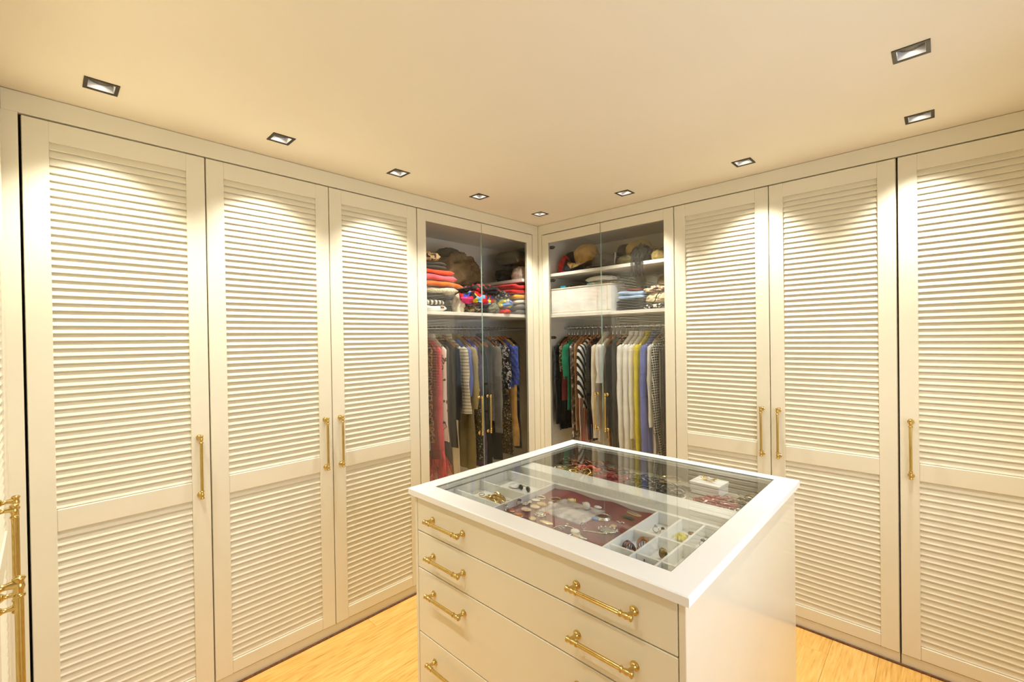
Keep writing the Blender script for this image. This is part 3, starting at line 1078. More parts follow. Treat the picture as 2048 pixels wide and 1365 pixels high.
# fringe of the lace scarf
for o in list(bpy.data.objects):
    if o.name == 'scarf':
        fb = MB()
        for i in range(60):
            y0 = rnd.uniform(-.17, .17)
            x0 = rnd.uniform(-.012, .012)
            fb.tube([(x0, y0, -.88), (x0 + rnd.uniform(-.004, .004), y0 + rnd.uniform(-.006, .006), -.93), (x0, y0 + rnd.uniform(-.012, .012), -.99)], .0016, 4)
        fo = fb.build('fringe', K['floralg'], o)
        fo['kind'] = 'stuff'

SHELF_START = set(COL.objects)
# ================================================================== FOLDED THINGS ON THE SHELVES
def folded(name, label, cat, mat, loc, w, d, hgt, layers=2, rotz=0, seed=1, group=None, sag=.0):
    """A folded garment: stacked rounded folds, w wide, d deep, hgt high, base at z = 0."""
    b = MB()
    n = 28
    lh = hgt / layers
    for L_ in range(layers):
        rs = []
        zc = lh * (L_ + .5)
        sh = .010 * noise.noise((seed, L_ * 3.1, 0))
        for i in range(25):
            f = i / 24
            x = -w / 2 + w * f
            e = min(1, min(f, 1 - f) * 7 + .35)
            ring_ = []
            for k in range(n):
                a = 2 * PI * k / n
                c, s_ = math.cos(a), math.sin(a)
                y = d / 2 * (abs(c) ** .35) * (1 if c > 0 else -1) * (.90 + .10 * e)
                z = lh * .54 * (abs(s_) ** .6) * (1 if s_ > 0 else -1) * e
                nz = noise.noise((x * 9 + seed * 7, y * 9, zc * 20 + seed))
                z2 = zc + z + .016 * nz * (.4 + L_ / max(1, layers)) - sag * (2 * f - 1) ** 2
                y2 = y + sh + .012 * noise.noise((x * 11, zc * 30, seed * 3.3))
                ring_.append((x + .008 * noise.noise((y * 12, seed, L_)), y2, max(.0005, z2)))
            rs.append(ring_)
        b.rings(rs)
    o = b.build(name, mat, None, loc, 2)
    o.rotation_euler = (0, 0, rotz)
    return tag(o, label, cat, group)


def heap(name, label, cat, mat, loc, rx, ry, rz, rotz=0, seed=1, crease=.30, fine=.10, freq=1.0, group=None, n=60, m_=30):
    """A crumpled soft thing resting on z = 0."""
    rs = []
    for j in range(m_ + 1):
        a = -PI / 2 + PI * (0.02 + .96 * j / m_)
        ring_ = []
        for i in range(n):
            t = 2 * PI * i / n
            v = Vector((math.cos(a) * math.cos(t), math.cos(a) * math.sin(t), math.sin(a)))
            q = v * (1.5 * freq) + Vector((seed * 3.7, seed * 1.9, seed))
            r = 1 + crease * (1 - 2.2 * abs(noise.noise(q))) * .8 - crease * .35 + fine * noise.noise(q * 3.3)
            z = v.z * r
            z = z if z > -.55 else -.55 + (z + .55) * .12
            ring_.append((v.x * rx * r, v.y * ry * r, (z + .62) * rz / 1.62))
        rs.append(ring_)
    o = MB().rings(rs).build(name, mat, None, loc, 2)
    mn = min(v.co.z for v in o.data.vertices)
    for v in o.data.vertices:
        v.co.z -= mn
    o.rotation_euler = (0, 0, rotz)
    return tag(o, label, cat, group)


K['leopard'] = spots('leopard_print', [(0, (44, 32, 22)), (.42, (196, 160, 112)), (.60, (120, 84, 50))], 30, bump=.2)
K['orange'] = cloth('orange_knit', (232, 104, 22), .9, .12, 120)
K['orangered'] = cloth('orange_red_knit', (226, 74, 36), .9, .12, 120)
K['hotpink'] = cloth('hot_pink_knit', (238, 92, 104), .9, .1, 120)
K['fleece'] = spots('cream_fleece', [(0, (176, 164, 134)), (.45, (206, 194, 164)), (.6, (222, 212, 186))], 120, bump=.8)
K['browntweed'] = spots('brown_tweed', [(0, (66, 50, 34)), (.42, (112, 90, 62)), (.53, (152, 126, 88)), (.63, (60, 46, 34))], 300, bump=.5)
K['greywool'] = cloth('grey_wool', (108, 102, 92), .95, .15, 150)
K['greygreen'] = spots('grey_green_wool', [(0, (92, 90, 74)), (.5, (130, 126, 104))], 240, bump=.4)
K['sockknit'] = spots('oatmeal_knit', [(0, (150, 130, 112)), (.46, (196, 178, 160)), (.57, (214, 198, 182))], 280, bump=.4)
K['redknit'] = cloth('red_knit', (206, 44, 44), .9, .12, 120)
K['mustard'] = cloth('mustard_knit', (222, 150, 24), .9, .1, 120)
K['multi'] = spots('multicolour_print', [(0, (206, 30, 36)), (.30, (232, 60, 130)), (.46, (44, 66, 176)), (.60, (236, 206, 40)), (.74, (30, 28, 34)), (.88, (120, 176, 214))], 24, cells=True)
K['multi2'] = spots('blue_pink_print', [(0, (96, 140, 190)), (.4, (228, 92, 140)), (.55, (70, 92, 120)), (.75, (222, 208, 90))], 26, cells=True)
K['blackred'] = spots('black_with_red_flecks', [(0, (26, 22, 22)), (.86, (196, 40, 46))], 60, cells=True)
K['bwtext'] = spots('black_with_white_flecks', [(0, (28, 26, 26)), (.80, (214, 208, 198))], 80, cells=True)
K['greystripe'] = stripes('grey_stripe_knit', (206, 200, 186), (78, 72, 64), 30, 'X', .45)
K['dkbrown'] = cloth('dark_brown_fur', (34, 25, 19), .95, .2, 100)
K['patchred'] = spots('grey_red_pattern', [(0, (70, 68, 58)), (.45, (186, 176, 150)), (.62, (208, 60, 40))], 30)
SH1 = 1.812
G = 'folded knitwear in the pink dress cabinet'
# outer stack, bottom to top (local to the room: x depth, y along the cabinet)
o = folded('sweater', 'folded white sweater with a green and red striped band, lowest of the outer stack', 'sweater', K['white'], (-.19, -1.030, SH1), .24, .26, .040, 1, RL, 1, G)
bnd = MB()
for i, c_ in enumerate((0, 1, 0)):
    bnd.rings([[(xx, .136 * math.cos(a), .027 + .024 * math.sin(a)) for a in [2 * PI * k / 16 for k in range(16)]] for xx in (.060 + i * .009, .068 + i * .009)], True, c_)
bnd.build('striped_band', [plain('band_green', (36, 80, 54), .7), K['red']], o, smooth=True)
folded('sweater', 'grey and white marled sweater folded on the white one with the band', 'sweater', K['greystripe'], (-.20, -1.040, SH1 + .042), .23, .26, .040, 1, RL + .05, 2, G)
folded('sweater', 'dark charcoal sweater in the middle of the outer stack', 'sweater', K['charcoal'], (-.21, -1.030, SH1 + .084), .25, .26, .040, 1, RL, 3, G)
folded('fleece_jacket', 'cream fleece jacket folded under the orange knitwear', 'jacket', K['fleece'], (-.20, -.970, SH1 + .126), .34, .27, .046, 1, RL - .06, 4, G)
folded('sweater', 'orange sweater folded with its arm drooping off the outer stack', 'sweater', K['orange'], (-.19, -.955, SH1 + .174), .36, .27, .038, 1, RL + .04, 5, G, .012)
folded('sweater', 'hot pink sweater between the two orange ones', 'sweater', K['hotpink'], (-.19, -.985, SH1 + .214), .32, .27, .040, 1, RL + .03, 6, G, .006)
folded('sweater', 'orange-red sweater above the hot pink one', 'sweater', K['orangered'], (-.20, -.99, SH1 + .256), .33, .26, .036, 1, RL, 7, G)
folded('sweater', 'dark grey folded sweater under the leopard print one', 'sweater', K['darkgrey'], (-.21, -1.025, SH1 + .294), .26, .26, .046, 2, RL, 8, G)
heap('shawl', 'leopard print shawl crumpled on top of the outer stack', 'shawl', K['leopard'], (-.20, -1.025, SH1 + .342), .13, .12, .085, .3, 4, .22)
# middle: grey wool, big tweed bundle
folded('blanket', 'grey wool blanket folded under the brown tweed bundle', 'blanket', K['greywool'], (-.375, -.60, SH1), .44, .29, .205, 4, RL, 9)
heap('coat', 'bulky brown tweed coat bundled on the grey wool blanket', 'coat', K['browntweed'], (-.335, -.62, SH1 + .210), .165, .25, .26, .2, 12, .36, .12, 1.1)
heap('hat', 'small dark brown knitted hat lying on the tweed coat', 'hat', K['dkbrown'], (-.36, -.66, SH1 + .44), .09, .11, .08, 0, 5, .1)
# front heap by the meeting edge of the doors
heap('scarf', 'bright red scarf with its end over the shelf edge', 'scarf', K['redknit'], (-.105, -.335, SH1), .075, .06, .045, .1, 8, .2)
heap('scarf', 'dark olive patterned scarf at the bottom of the colourful heap', 'scarf', K['olivep'], (-.125, -.63, SH1), .08, .075, .06, .1, 18, .2)
heap('scarf', 'multicoloured printed scarf with red, pink, blue and yellow', 'scarf', K['multi'], (-.115, -.58, SH1 + .066), .082, .17, .10, .15, 11, .28)
heap('scarf', 'black scarf with small red flecks on the colourful heap', 'scarf', K['blackred'], (-.12, -.53, SH1 + .140), .085, .16, .085, -.1, 13, .25)
heap('scarf', 'black scarf with white lettered flecks beside the red sweater', 'scarf', K['bwtext'], (-.115, -.365, SH1 + .115), .08, .11, .07, .2, 15, .25)
heap('scarf', 'light blue and pink printed scarf near the corner stack', 'scarf', K['multi2'], (-.12, -.34, SH1 + .050), .085, .11, .085, 0, 16, .25)
heap('bag', 'grey nylon bag slumped below the light blue scarf', 'bag', K['greygreen'], (-.105, -.46, SH1), .07, .065, .09, .1, 21, .22)
heap('strap_bundle', 'cream cloth strap draped around the black scarf', 'strap', K['cream'], (-.155, -.735, SH1), .05, .035, .14, .5, 22, .2)
# corner stack, beneath and on the corner shelf
folded('sweater', 'light grey sweater folded at the bottom of the corner stack', 'sweater', K['grey'], (-.20, -.08, SH1), .26, .30, .085, 2, RL, 31, G)
folded('sweater', 'off-white sweater folded under the mustard one', 'sweater', K['cream'], (-.20, -.085, SH1 + .087), .27, .30, .036, 1, RL, 32, G)
folded('sweater', 'mustard yellow sweater in the corner stack', 'sweater', K['mustard'], (-.20, -.09, SH1 + .125), .28, .30, .042, 1, RL, 33, G)
folded('sweater', 'thick red sweater right under the corner shelf', 'sweater', K['redknit'], (-.20, -.10, SH1 + .169), .32, .30, .078, 2, RL, 34, G)
SH2 = 2.106
heap('hat', 'oatmeal knitted winter hat lying on the corner shelf', 'hat', K['sockknit'], (-.15, -.035, SH2), .09, .11, .12, .2, 41, .08)
heap('throw', 'dark brown fur throw bunched behind the oatmeal hat', 'throw', K['dkbrown'], (-.30, .07, SH2), .16, .22, .15, 0, 42, .25)
folded('blanket', 'rolled grey green wool blanket on top of the dark fur throw', 'blanket', K['greygreen'], (-.28, .06, SH2 + .152), .36, .24, .11, 1, RL + .1, 43)

# ---- yellow shirt cabinet: hats
K['tanfelt'] = plain('tan_felt', (178, 140, 78), .9, var=.12, vscale=25)
K['blackfelt'] = plain('black_felt', (22, 20, 20), .85, var=.15, vscale=40)
K['olivefelt'] = plain('olive_felt', (104, 96, 60), .9, var=.18, vscale=25)
K['khakifelt'] = plain('khaki_cotton', (160, 138, 84), .85, var=.12, vscale=25)
K['greyfelt'] = spots('grey_marl_wool', [(0, (76, 70, 66)), (.5, (112, 106, 100))], 300, bump=.4)


def hat(label, mat, loc, r, crown, brim, rot=(0, 0, 0), band=None, dent=.0, visor=False, seed=1, top=.82):
    prof = [(0, r * 1.0)]
    b = MB()
    n = 28
    rs = []
    lv = [(0.004, r + brim), (0.0005, r + brim * .98), (.003, r + brim * .5), (.006, r * 1.01), (crown * .30, r * .985), (crown * .55, r * .95), (crown * .75, r * (.45 + .5 * top)), (crown * .90, r * top * .78), (crown * .98, r * top * .5), (crown * (1 - dent), r * .22), (crown * (1 - dent), .004)]
    for j, (z, rr) in enumerate(lv):
        ring_ = []
        for i in range(n):
            a = 2 * PI * i / n
            q = rr
            if j < 3 and visor:
                q = r + (rr - r) * max(0, math.cos(a)) ** .7
            zz = z + (.014 * brim / .05 * math.cos(2 * a) if j < 3 and not visor else (-.030 * max(0, math.cos(a)) if j < 3 else 0))
            q *= 1 + .05 * noise.noise((math.cos(a) * 1.5, math.sin(a) * 1.5, seed + z * 8))
            ring_.append((q * math.cos(a) * 1.08, q * math.sin(a) * .95, zz + .012))
        rs.append(ring_)
    b.rings(rs)
    o = b.build('hat', mat, None, loc, 2)
    o.rotation_euler = rot
    tag(o, label, 'hat', 'hats on the top shelf')
    if band:
        bb = MB()
        bb.tube([((r + brim * .97) * math.cos(2 * PI * i / n) * 1.08, (r + brim * .97) * math.sin(2 * PI * i / n) * .95, .0185 + .014 * brim / .05 * math.cos(4 * PI * i / n)) for i in range(n)], .0042, 6, closed=True)
        bb.build('braid_edge', band, o, smooth=True)
    return o


GOLDCLOTH = plain('gold_braid', (206, 148, 40), .35, metal=.4, var=.2, vscale=80)
ST = 2.1475
hat('black hat with gold braid edge standing at the corner end of the shelf', K['blackfelt'], (.152, .300, ST + .128), .066, .075, .022, (1.25, 0, .25), GOLDCLOTH, seed=2)
heap('scarf', 'bright red scarf bunched beside the black hat with gold braid', 'scarf', K['red'], (.142, .175, ST), .048, .045, .150, 0, 51, .3, .15, 1.3)
hat('black beret with a silver brooch at the front shelf edge', K['blackfelt'], (.268, .135, ST), .075, .055, .020, (0, 0, .4), seed=4)
for o in [x for x in COL.objects if x.get('label', '').startswith('black beret')]:
    bb = MB()
    for i in range(7):
        a = i * PI / 3.5
        bb.ball((.052 + .012 * math.cos(a), -.072 + .006 * math.sin(a), .058 + .012 * math.sin(a)), .006, n=6, m_=4)
    bb.build('brooch', SILVER, o, smooth=True)
hat('tan felt cap with a round crown and a down-turned peak', K['tanfelt'], (.360, .215, ST + .060), .098, .155, .075, (.10, .22, PI + .75), visor=True, dent=.02, seed=3, top=.9)
o = hat('grey marled wool cap with a white paper tag', K['greyfelt'], (.548, .155, ST), .100, .105, .02, (0, .05, .2), seed=5, top=.8)
MB().box(.088, .092, -.050, -.022, .020, .115, .0008).build('paper_tag', PEARL, o)
hat('black wide hat with a gold band lying behind the tan cap', K['blackfelt'], (.600, .415, ST + .015), .115, .095, .055, (-.12, 0, .3), GOLDCLOTH, seed=6)
hat('black straw hat perched on the gold-banded black hat', K['charcoal'], (.605, .42, ST + .120), .095, .085, .03, (-.05, .1, .2), seed=7)
heap('beret', 'large olive green felt beret slumped on the shelf', 'hat', K['olivefelt'], (.775, .180, ST), .115, .11, .085, .1, 52, .14)
hat('khaki peaked cap resting on the olive beret', K['khakifelt'], (.80, .23, ST + .075), .090, .105, .035, (.2, -.2, .5), visor=True, seed=8)
hat('dark olive soft hat at the outer end of the shelf', K['darkgrey'], (.985, .34, ST), .100, .125, .03, (0, 0, .2), seed=9)
heap('cap', 'brown and gold cap crumpled in front of the dark olive hat', 'hat', K['khakifelt'], (.995, .125, ST), .045, .045, .075, .2, 54, .22)
o = heap('tassel_shawl', 'charcoal shawl with loose tassels hanging over the shelf edge', 'shawl', K['charcoal'], (.872, .115, ST), .070, .055, .125, .2, 53, .34, .2, 1.6)
fb = MB()
for i in range(46):
    x0 = rnd.uniform(-.055, .030)
    zt2 = rnd.uniform(.02, .07)
    ln = rnd.uniform(.06, .16)
    fb.tube([(x0, -.062, max(zt2, .03)), (x0 + rnd.uniform(-.01, .01), -.083 - rnd.random() * .006, min(zt2, .02)), (x0 + rnd.uniform(-.018, .018), -.083, zt2 - ln)], .0016, 4)
fo = fb.build('tassels', K['charcoal'], o)
fo['kind'] = 'stuff'

# ---- second shelf: storage box and bags
SB = 1.8105
K['canvas'] = cloth('white_canvas', (236, 232, 224), .9, .03, 300, 0)
K['teal'] = plain('turquoise_card', (40, 164, 186), .5)
K['lightdenim'] = cloth('light_blue_denim', (150, 174, 206), .85, .14)
K['handbag'] = plain('cream_leather', (222, 200, 158), .5, var=.08, vscale=20)
K['paisley'] = spots('paisley_print', [(0, (190, 150, 104)), (.42, (226, 208, 178)), (.55, (120, 50, 40)), (.66, (70, 78, 110))], 40)
bxr = link('storage_box', None, None, (.3665, .255, SB))
tag(bxr, 'large white canvas storage box with a rolled rim', 'box')


def soft_panel(name, x0, x1, y0, y1, z0, z1, axis, mat):
    """A slightly wrinkled cloth panel with thickness."""
    b = MB()
    nx, nz = 18, 8
    for side in (0, 1):
        vs = []
        for j in range(nz + 1):
            for i in range(nx + 1):
                f, g2 = i / nx, j / nz
                wv = .006 * noise.noise((f * 4 + x0 * 9, g2 * 3, y0 * 7)) * math.sin(PI * f) * math.sin(PI * min(1, g2 * 1.0 + .1))
                zz = z0 + (z1 - z0) * g2 + (.004 * noise.noise((f * 6, 3, x0)) if j == nz else 0)
                if axis == 'x':
                    vs.append((x0 + (x1 - x0) * f, (y0 if side == 0 else y1) + wv, zz))
                else:
                    vs.append(((x0 if side == 0 else x1) + wv, y0 + (y1 - y0) * f, zz))
        fs = [(j * (nx + 1) + i, j * (nx + 1) + i + 1, (j + 1) * (nx + 1) + i + 1, (j + 1) * (nx + 1) + i) for j in range(nz) for i in range(nx)]
        b.add(vs, fs if side == 0 else [f[::-1] for f in fs])
    n1 = (nx + 1) * (nz + 1)
    rim = [nz * (nx + 1) + i for i in range(nx + 1)]
    b.f += [(rim[i], rim[i + 1], n1 + rim[i + 1], n1 + rim[i]) for i in range(nx)]
    b.mi += [0] * nx
    return b.build(name, mat, bxr, smooth=True)


bw, bd, bh = .285, .195, .205
soft_panel('front_panel', -bw, bw, -bd, -bd + .006, .001, bh, 'x', K['canvas'])
soft_panel('rear_panel', -bw, bw, bd - .006, bd, .001, bh, 'x', K['canvas'])
soft_panel('side_panel', -bw, -bw + .006, -bd + .006, bd - .006, .001, bh, 'y', K['canvas'])
soft_panel('side_panel', bw - .006, bw, -bd + .006, bd - .006, .001, bh, 'y', K['canvas'])
MB().box(-bw, bw, -bd, bd, .001, .008, .001).build('box_bottom', K['canvas'], bxr)
rm = [(-bw, -bd, bh), (0, -bd - .001, bh + .003), (bw, -bd, bh), (bw + .001, 0, bh), (bw, bd, bh), (0, bd, bh), (-bw, bd, bh), (-bw, 0, bh)]
MB().tube(rm, .0055, 6, closed=True).build('rim', K['cream'], bxr, smooth=True)
MB().box(bw - .035, bw - .028, -bd - .0015, -bd, .01, bh - .004).box(-bw + .004, bw - .004, -bd - .0015, -bd, .012, .018).build('seam', K['cream'], bxr)
for i, (x, w_) in enumerate(((.175, .055), (.455, .085))):
    tag(MB().box(x - w_ / 2, x + w_ / 2, .105, .110, SB + .012, SB + .236 - .003 * i, .001).build('card', K['teal'], None), ('narrow' if i == 0 else 'wide') + ' turquoise card sticking up from the white canvas box', 'card')
o = bx('organiser', K['charcoal'], None, .225, .40, .13, .30, SB + .012, SB + .232, .003)
tag(o, 'dark gridded organiser standing inside the white canvas box', 'organiser')
heap('cloth_bag', 'white cotton bag bulging at the open end of the canvas box', 'bag', K['canvas'], (.585, .27, SB + .012), .040, .12, .262, .1, 61, .22)
heap('cloth_bag', 'translucent cream lace bag spread above the canvas box', 'bag', K['fleece'], (.50, .20, SB + .212), .15, .09, .036, .1, 62, .25)
o = heap('sun_hat', 'white cotton sun hat lying on the lace bag', 'hat', K['white'], (.50, .17, SB + .242), .125, .075, .044, 0, 63, .28)
heap('cloth_bag', 'tall pale grey bag standing behind the canvas box end', 'bag', K['grey'], (.715, .46, SB), .055, .08, .20, 0, 60, .2)
folded('jeans', 'light blue denim jeans folded on the dark pile', 'jeans', K['lightdenim'], (.785, .19, SB + .082), .20, .22, .058, 2, .08, 64)
folded('sweater', 'black sweater folded under the light blue jeans', 'sweater', K['black'], (.785, .20, SB), .21, .24, .080, 3, 0, 65)
folded('scarf', 'brick red scarf folded on the light blue jeans', 'scarf', K['burg'], (.800, .21, SB + .142), .13, .20, .018, 1, .1, 66)
hb_ = heap('handbag', 'cream leather handbag with a dark strap', 'handbag', K['handbag'], (1.005, .155, SB + .034), .105, .075, .092, .15, 67, .16)
MB().tube([(.010, -.075, .088), (-.010, -.088, .055), (-.022, -.090, .020), (-.050, -.085, -.004)], .0035, 6).build('strap', K['blackleather'], hb_, smooth=True)
folded('sweater', 'dark patterned sweater lying under the cream handbag', 'sweater', K['bwtext'], (1.005, .17, SB), .22, .22, .032, 1, 0, 68)
heap('scarf', 'paisley printed scarf on top of the cream handbag', 'scarf', K['paisley'], (.975, .165, SB + .122), .095, .085, .045, .1, 69, .3)
hat('brown felt hat resting on the paisley scarf', K['browntweed'], (1.035, .20, SB + .160), .070, .075, .022, (.1, -.25, .2), seed=11)


# ------------------------------------------------------------------ let the soft things on the shelves rest on one another
from mathutils.bvhtree import BVHTree


def world_bvh(objs):
    vs, fs = [], []
    for o in objs:
        mw = o.matrix_world
        b = len(vs)
        vs += [mw @ v.co for v in o.data.vertices]
        fs += [tuple(b + i for i in p.vertices) for p in o.data.polygons]
    return BVHTree.FromPolygons(vs, fs)


def settle(items, reach=.105, eps=.008):
    """In build order: the underside of each cloth thing is pressed up onto what lies beneath it."""
    bpy.context.view_layer.update()
    done = []
    for o in sorted(items, key=lambda q: round(q.location.z, 3)):
        shelf = max(z for z in (SH1, SH2 if o.location.y > -.16 and o.location.x < 0 else 0, ST if o.location.x > 0 and o.location.z > 2.1 else 0, SB) if z <= o.location.z + .03)
        mw = o.matrix_world.copy()
        inv = mw.inverted()
        lowest = min((mw @ v.co).z for v in o.data.vertices)
        rise = max(0, shelf + .0012 - lowest)
        near = [d for d, sh in done if sh == shelf and (d.location - o.location).length < .75]
        bv = world_bvh(near) if near else None
        for v in o.data.vertices:
            p = mw @ v.co
            p.z += rise
            if bv:
                hit = bv.ray_cast(Vector((p.x, p.y, p.z + reach)), Vector((0, 0, -1)), reach + eps)
                if hit[0] is not None:
                    p.z = max(p.z, hit[0].z + eps)
            v.co = inv @ p
        for c in o.children:
            c.location.z += rise if abs(o.rotation_euler.x) + abs(o.rotation_euler.y) < .3 else 0
        done.append((o, shelf))


settle([o for o in COL.objects if o not in SHELF_START and o.parent is None and o.type == 'MESH' and o.get('category') not in ('card', 'organiser')])

# ================================================================== JEWELLERY IN THE ISLAND
VZ = .9645


def jtag(o, label, cat, group='jewellery on the burgundy velvet'):
    return tag(o, label, cat, group)


STONE = lambda n, c: plain('stone_' + n, c, .18, coat=.5, var=.12, vscale=60)
ST_ = {k: STONE(k, v) for k, v in dict(amber=(190, 110, 30), cream=(228, 206, 172), white=(238, 234, 228), coral=(226, 90, 66), blue=(70, 130, 214), sky=(150, 206, 224), green=(22, 62, 42), grey=(130, 126, 110), red=(150, 24, 34), black=(24, 22, 22), yellow=(226, 214, 70), brown=(110, 66, 34), beige=(204, 178, 132), pinkc=(216, 150, 130)).items()}


def brooch(x, y, label, stone, rx, ry, h=.006, metal=None, rot=0, z=VZ, petals=0, group='jewellery on the burgundy velvet'):
    o = MB().ball((0, 0, h * .8), rx, ry, h * .8, 14, 6).build('brooch', stone, None, (x, y, z), True)
    o.rotation_euler = (0, 0, rot)
    jtag(o, label, 'brooch', group)
    if metal:
        b = MB()
        b.tube([(rx * 1.04 * math.cos(2 * PI * i / 18), ry * 1.04 * math.sin(2 * PI * i / 18), .0022) for i in range(18)], .0021, 5, closed=True)
        for i in range(petals):
            a = 2 * PI * i / petals
            b.ball((rx * 1.25 * math.cos(a), ry * 1.25 * math.sin(a), .003), .0042, n=6, m_=4)
        b.build('setting', metal, o, smooth=True)
    return o


def finger_ring(x, y, label, metal, stone, r=.0095, rot=0, z=VZ, group='jewellery on the burgundy velvet', sr=.006):
    b = MB()
    b.tube([(r * math.cos(2 * PI * i / 18), 0, r + .0016 + r * math.sin(2 * PI * i / 18)) for i in range(18)], .0016, 6, closed=True)
    o = b.build('finger_ring', metal, None, (x, y, z), True)
    o.rotation_euler = (0, 0, rot)
    jtag(o, label, 'ring', group)
    MB().ball((0, 0, 2 * r + .004), sr, sr, .0042, 10, 5).build('stone', stone, o, smooth=True)
    return o


def bangle(x, y, label, metal, R, r=.0022, z=VZ, tilt=.0, cat='bangle', group='jewellery on the burgundy velvet', turns=1, ell=1.0):
    b = MB()
    for t in range(turns):
        q = R * (1 - .13 * t)
        b.tube([(q * math.cos(2 * PI * i / 28), ell * q * math.sin(2 * PI * i / 28), r + t * r * .9 + tilt * q * (1 + math.cos(2 * PI * i / 28))) for i in range(28)], r, 6, closed=True)
    o = b.build('bangle', metal, None, (x, y, z), True)
    return jtag(o, label, cat, group)


brooch(1.240, -1.640, 'small dark red brooch near the front rim of the velvet', ST_['red'], .012, .010, .006, GOLD)
finger_ring(1.222, -1.655, 'silver ring with a smoky stone at the front corner of the velvet', SILVER, ST_['grey'])
brooch(1.288, -1.657, 'oval amber brooch lying by the front rim', ST_['amber'], .019, .012, .007, GOLD, .2)
brooch(1.281, -1.606, 'first of two cream pebble brooches from the front rim', ST_['cream'], .021, .014, .008, None, .3)
brooch(1.287, -1.562, 'second of two cream pebble brooches from the front rim', ST_['cream'], .021, .013, .008, None, .25)
finger_ring(1.230, -1.589, 'black and silver chunky ring near the tray divider', SILVER, ST_['black'], .011, .5, sr=.009)
brooch(1.231, -1.558, 'round silver flower brooch near the tray divider', SILVER, .010, .010, .007, SILVER, 0, VZ, 8)
brooch(1.231, -1.528, 'small engraved silver stud beside the silver flower brooch', SILVER, .008, .008, .005, SILVER)
brooch(1.238, -1.500, 'flat white oval brooch beside the silver stud', ST_['white'], .019, .012, .005, None, .4)
bangle(1.234, -1.464, 'oval silver bracelet at the far end of the row by the divider', SILVER, .022, .003, ell=.65)
brooch(1.281, -1.517, 'amber coloured oval brooch behind the cream pebbles', ST_['beige'], .020, .013, .006, GOLD, .3)
brooch(1.308, -1.490, 'white and coral domed brooch behind the amber oval', ST_['white'], .012, .010, .007, plain('coral_rim', (222, 120, 90), .3))
brooch(1.347, -1.603, 'large openwork silver brooch with many petals', SILVER, .016, .013, .009, SILVER, .2, VZ, 9)
o = MB().box(-.014, .014, -.005, .005, 0, .006, .0015).build('hair_bar', ST_['coral'], None, (1.357, -1.566, VZ))
o.rotation_euler = (0, 0, .9)
jtag(o, 'coral pink bar clip beside the openwork silver brooch', 'clip')
brooch(1.352, -1.652, 'beige shell brooch at the front rim', ST_['beige'], .015, .013, .007)
brooch(1.405, -1.640, 'long flat pale yellow brooch at the front rim', ST_['cream'], .026, .008, .004, GOLD, .1)
bangle(1.290, -1.440, 'thin round gold bracelet at the back of the velvet', GOLD, .021, .002)
brooch(1.347, -1.405, 'pale yellow flower brooch at the back of the velvet', ST_['cream'], .013, .011, .006, ST_['yellow'], 0, VZ, 6)
# clear pouch
b = MB()
PX, PY = 22, 14
vs = []
for j in range(PY + 1):
    for i in range(PX + 1):
        f, g2 = i / PX, j / PY
        x = 1.315 + .195 * f
        y = -1.575 + .160 * g2
        z = .0045 + .010 * math.sin(PI * f) ** .6 * math.sin(PI * g2) ** .6 + .0035 * noise.noise((x * 40, y * 40, 2))
        vs.append((x - 1.4125, y + 1.495, max(.0015, z)))
fs = [(j * (PX + 1) + i, j * (PX + 1) + i + 1, (j + 1) * (PX + 1) + i + 1, (j + 1) * (PX + 1) + i) for j in range(PY) for i in range(PX)]
n1 = len(vs)
b.add(vs + [(x, y, .0005) for x, y, z in vs], fs + [tuple(n1 + q for q in f[::-1]) for f in fs])


def film_mat():
    t = NT('clear_film')
    tr_ = t.n('ShaderNodeBsdfTransparent')
    pb = t.n('ShaderNodeBsdfPrincipled')
    pb.inputs['Base Color'].default_value = lin((226, 222, 224))
    pb.inputs['Roughness'].default_value = .12
    pb.inputs['Coat Weight'].default_value = .6
    mx = t.n('ShaderNodeMixShader')
    nz = t.n('ShaderNodeTexNoise')
    nz.inputs['Scale'].default_value = 28
    t.l(t.coords(), nz.inputs['Vector'])
    mr = t.n('ShaderNodeMapRange')
    mr.inputs['From Min'].default_value = .35
    mr.inputs['From Max'].default_value = .65
    mr.inputs['To Min'].default_value = .32
    mr.inputs['To Max'].default_value = .78
    t.l(nz.outputs[0], mr.inputs[0])
    t.l(mr.outputs[0], mx.inputs[0])
    t.l(tr_.outputs[0], mx.inputs[1])
    t.l(pb.outputs[0], mx.inputs[2])
    t.l(mx.outputs[0], t.out.inputs[0])
    return t.m


o = b.build('pouch', film_mat(), None, (1.4125, -1.495, VZ), True)
jtag(o, 'crinkled clear plastic pouch lying on the burgundy velvet', 'pouch')
brooch(1.407, -1.405, 'pale sky blue stone at the back edge of the pouch', ST_['sky'], .010, .007, .006)
o = MB().ball((0, 0, .014), .0145, n=16, m_=10).build('bead', PEARL, None, (1.460, -1.468, VZ + .012), True)
jtag(o, 'large round white pearl bead', 'bead')
brooch(1.468, -1.404, 'white porcelain oval behind the large pearl bead', ST_['white'], .017, .011, .006)
brooch(1.520, -1.502, 'bright blue oval cabochon beside the pouch', ST_['blue'], .013, .009, .006)
bangle(1.532, -1.470, 'coiled silver bracelet beside the blue cabochon', SILVER, .030, .0022, turns=3)
brooch(1.603, -1.412, 'long dark green leaf brooch by the back rim', ST_['green'], .028, .010, .005, None, -.1)
brooch(1.600, -1.366, 'long grey leaf brooch behind the dark green one', ST_['grey'], .030, .010, .005, GOLD, -.15)
o = MB().ball((-.008, 0, .004), .008, .004, .004, 8, 5).ball((.008, .004, .004), .007, .004, .004, 8, 5).tube([(-.014, .006, .003), (0, -.004, .004), (.014, .008, .003)], .0018, 5).build('charm', SILVER, None, (1.602, -1.472, VZ), True)
jtag(o, 'twisted silver charm in front of the green leaf brooch', 'charm')
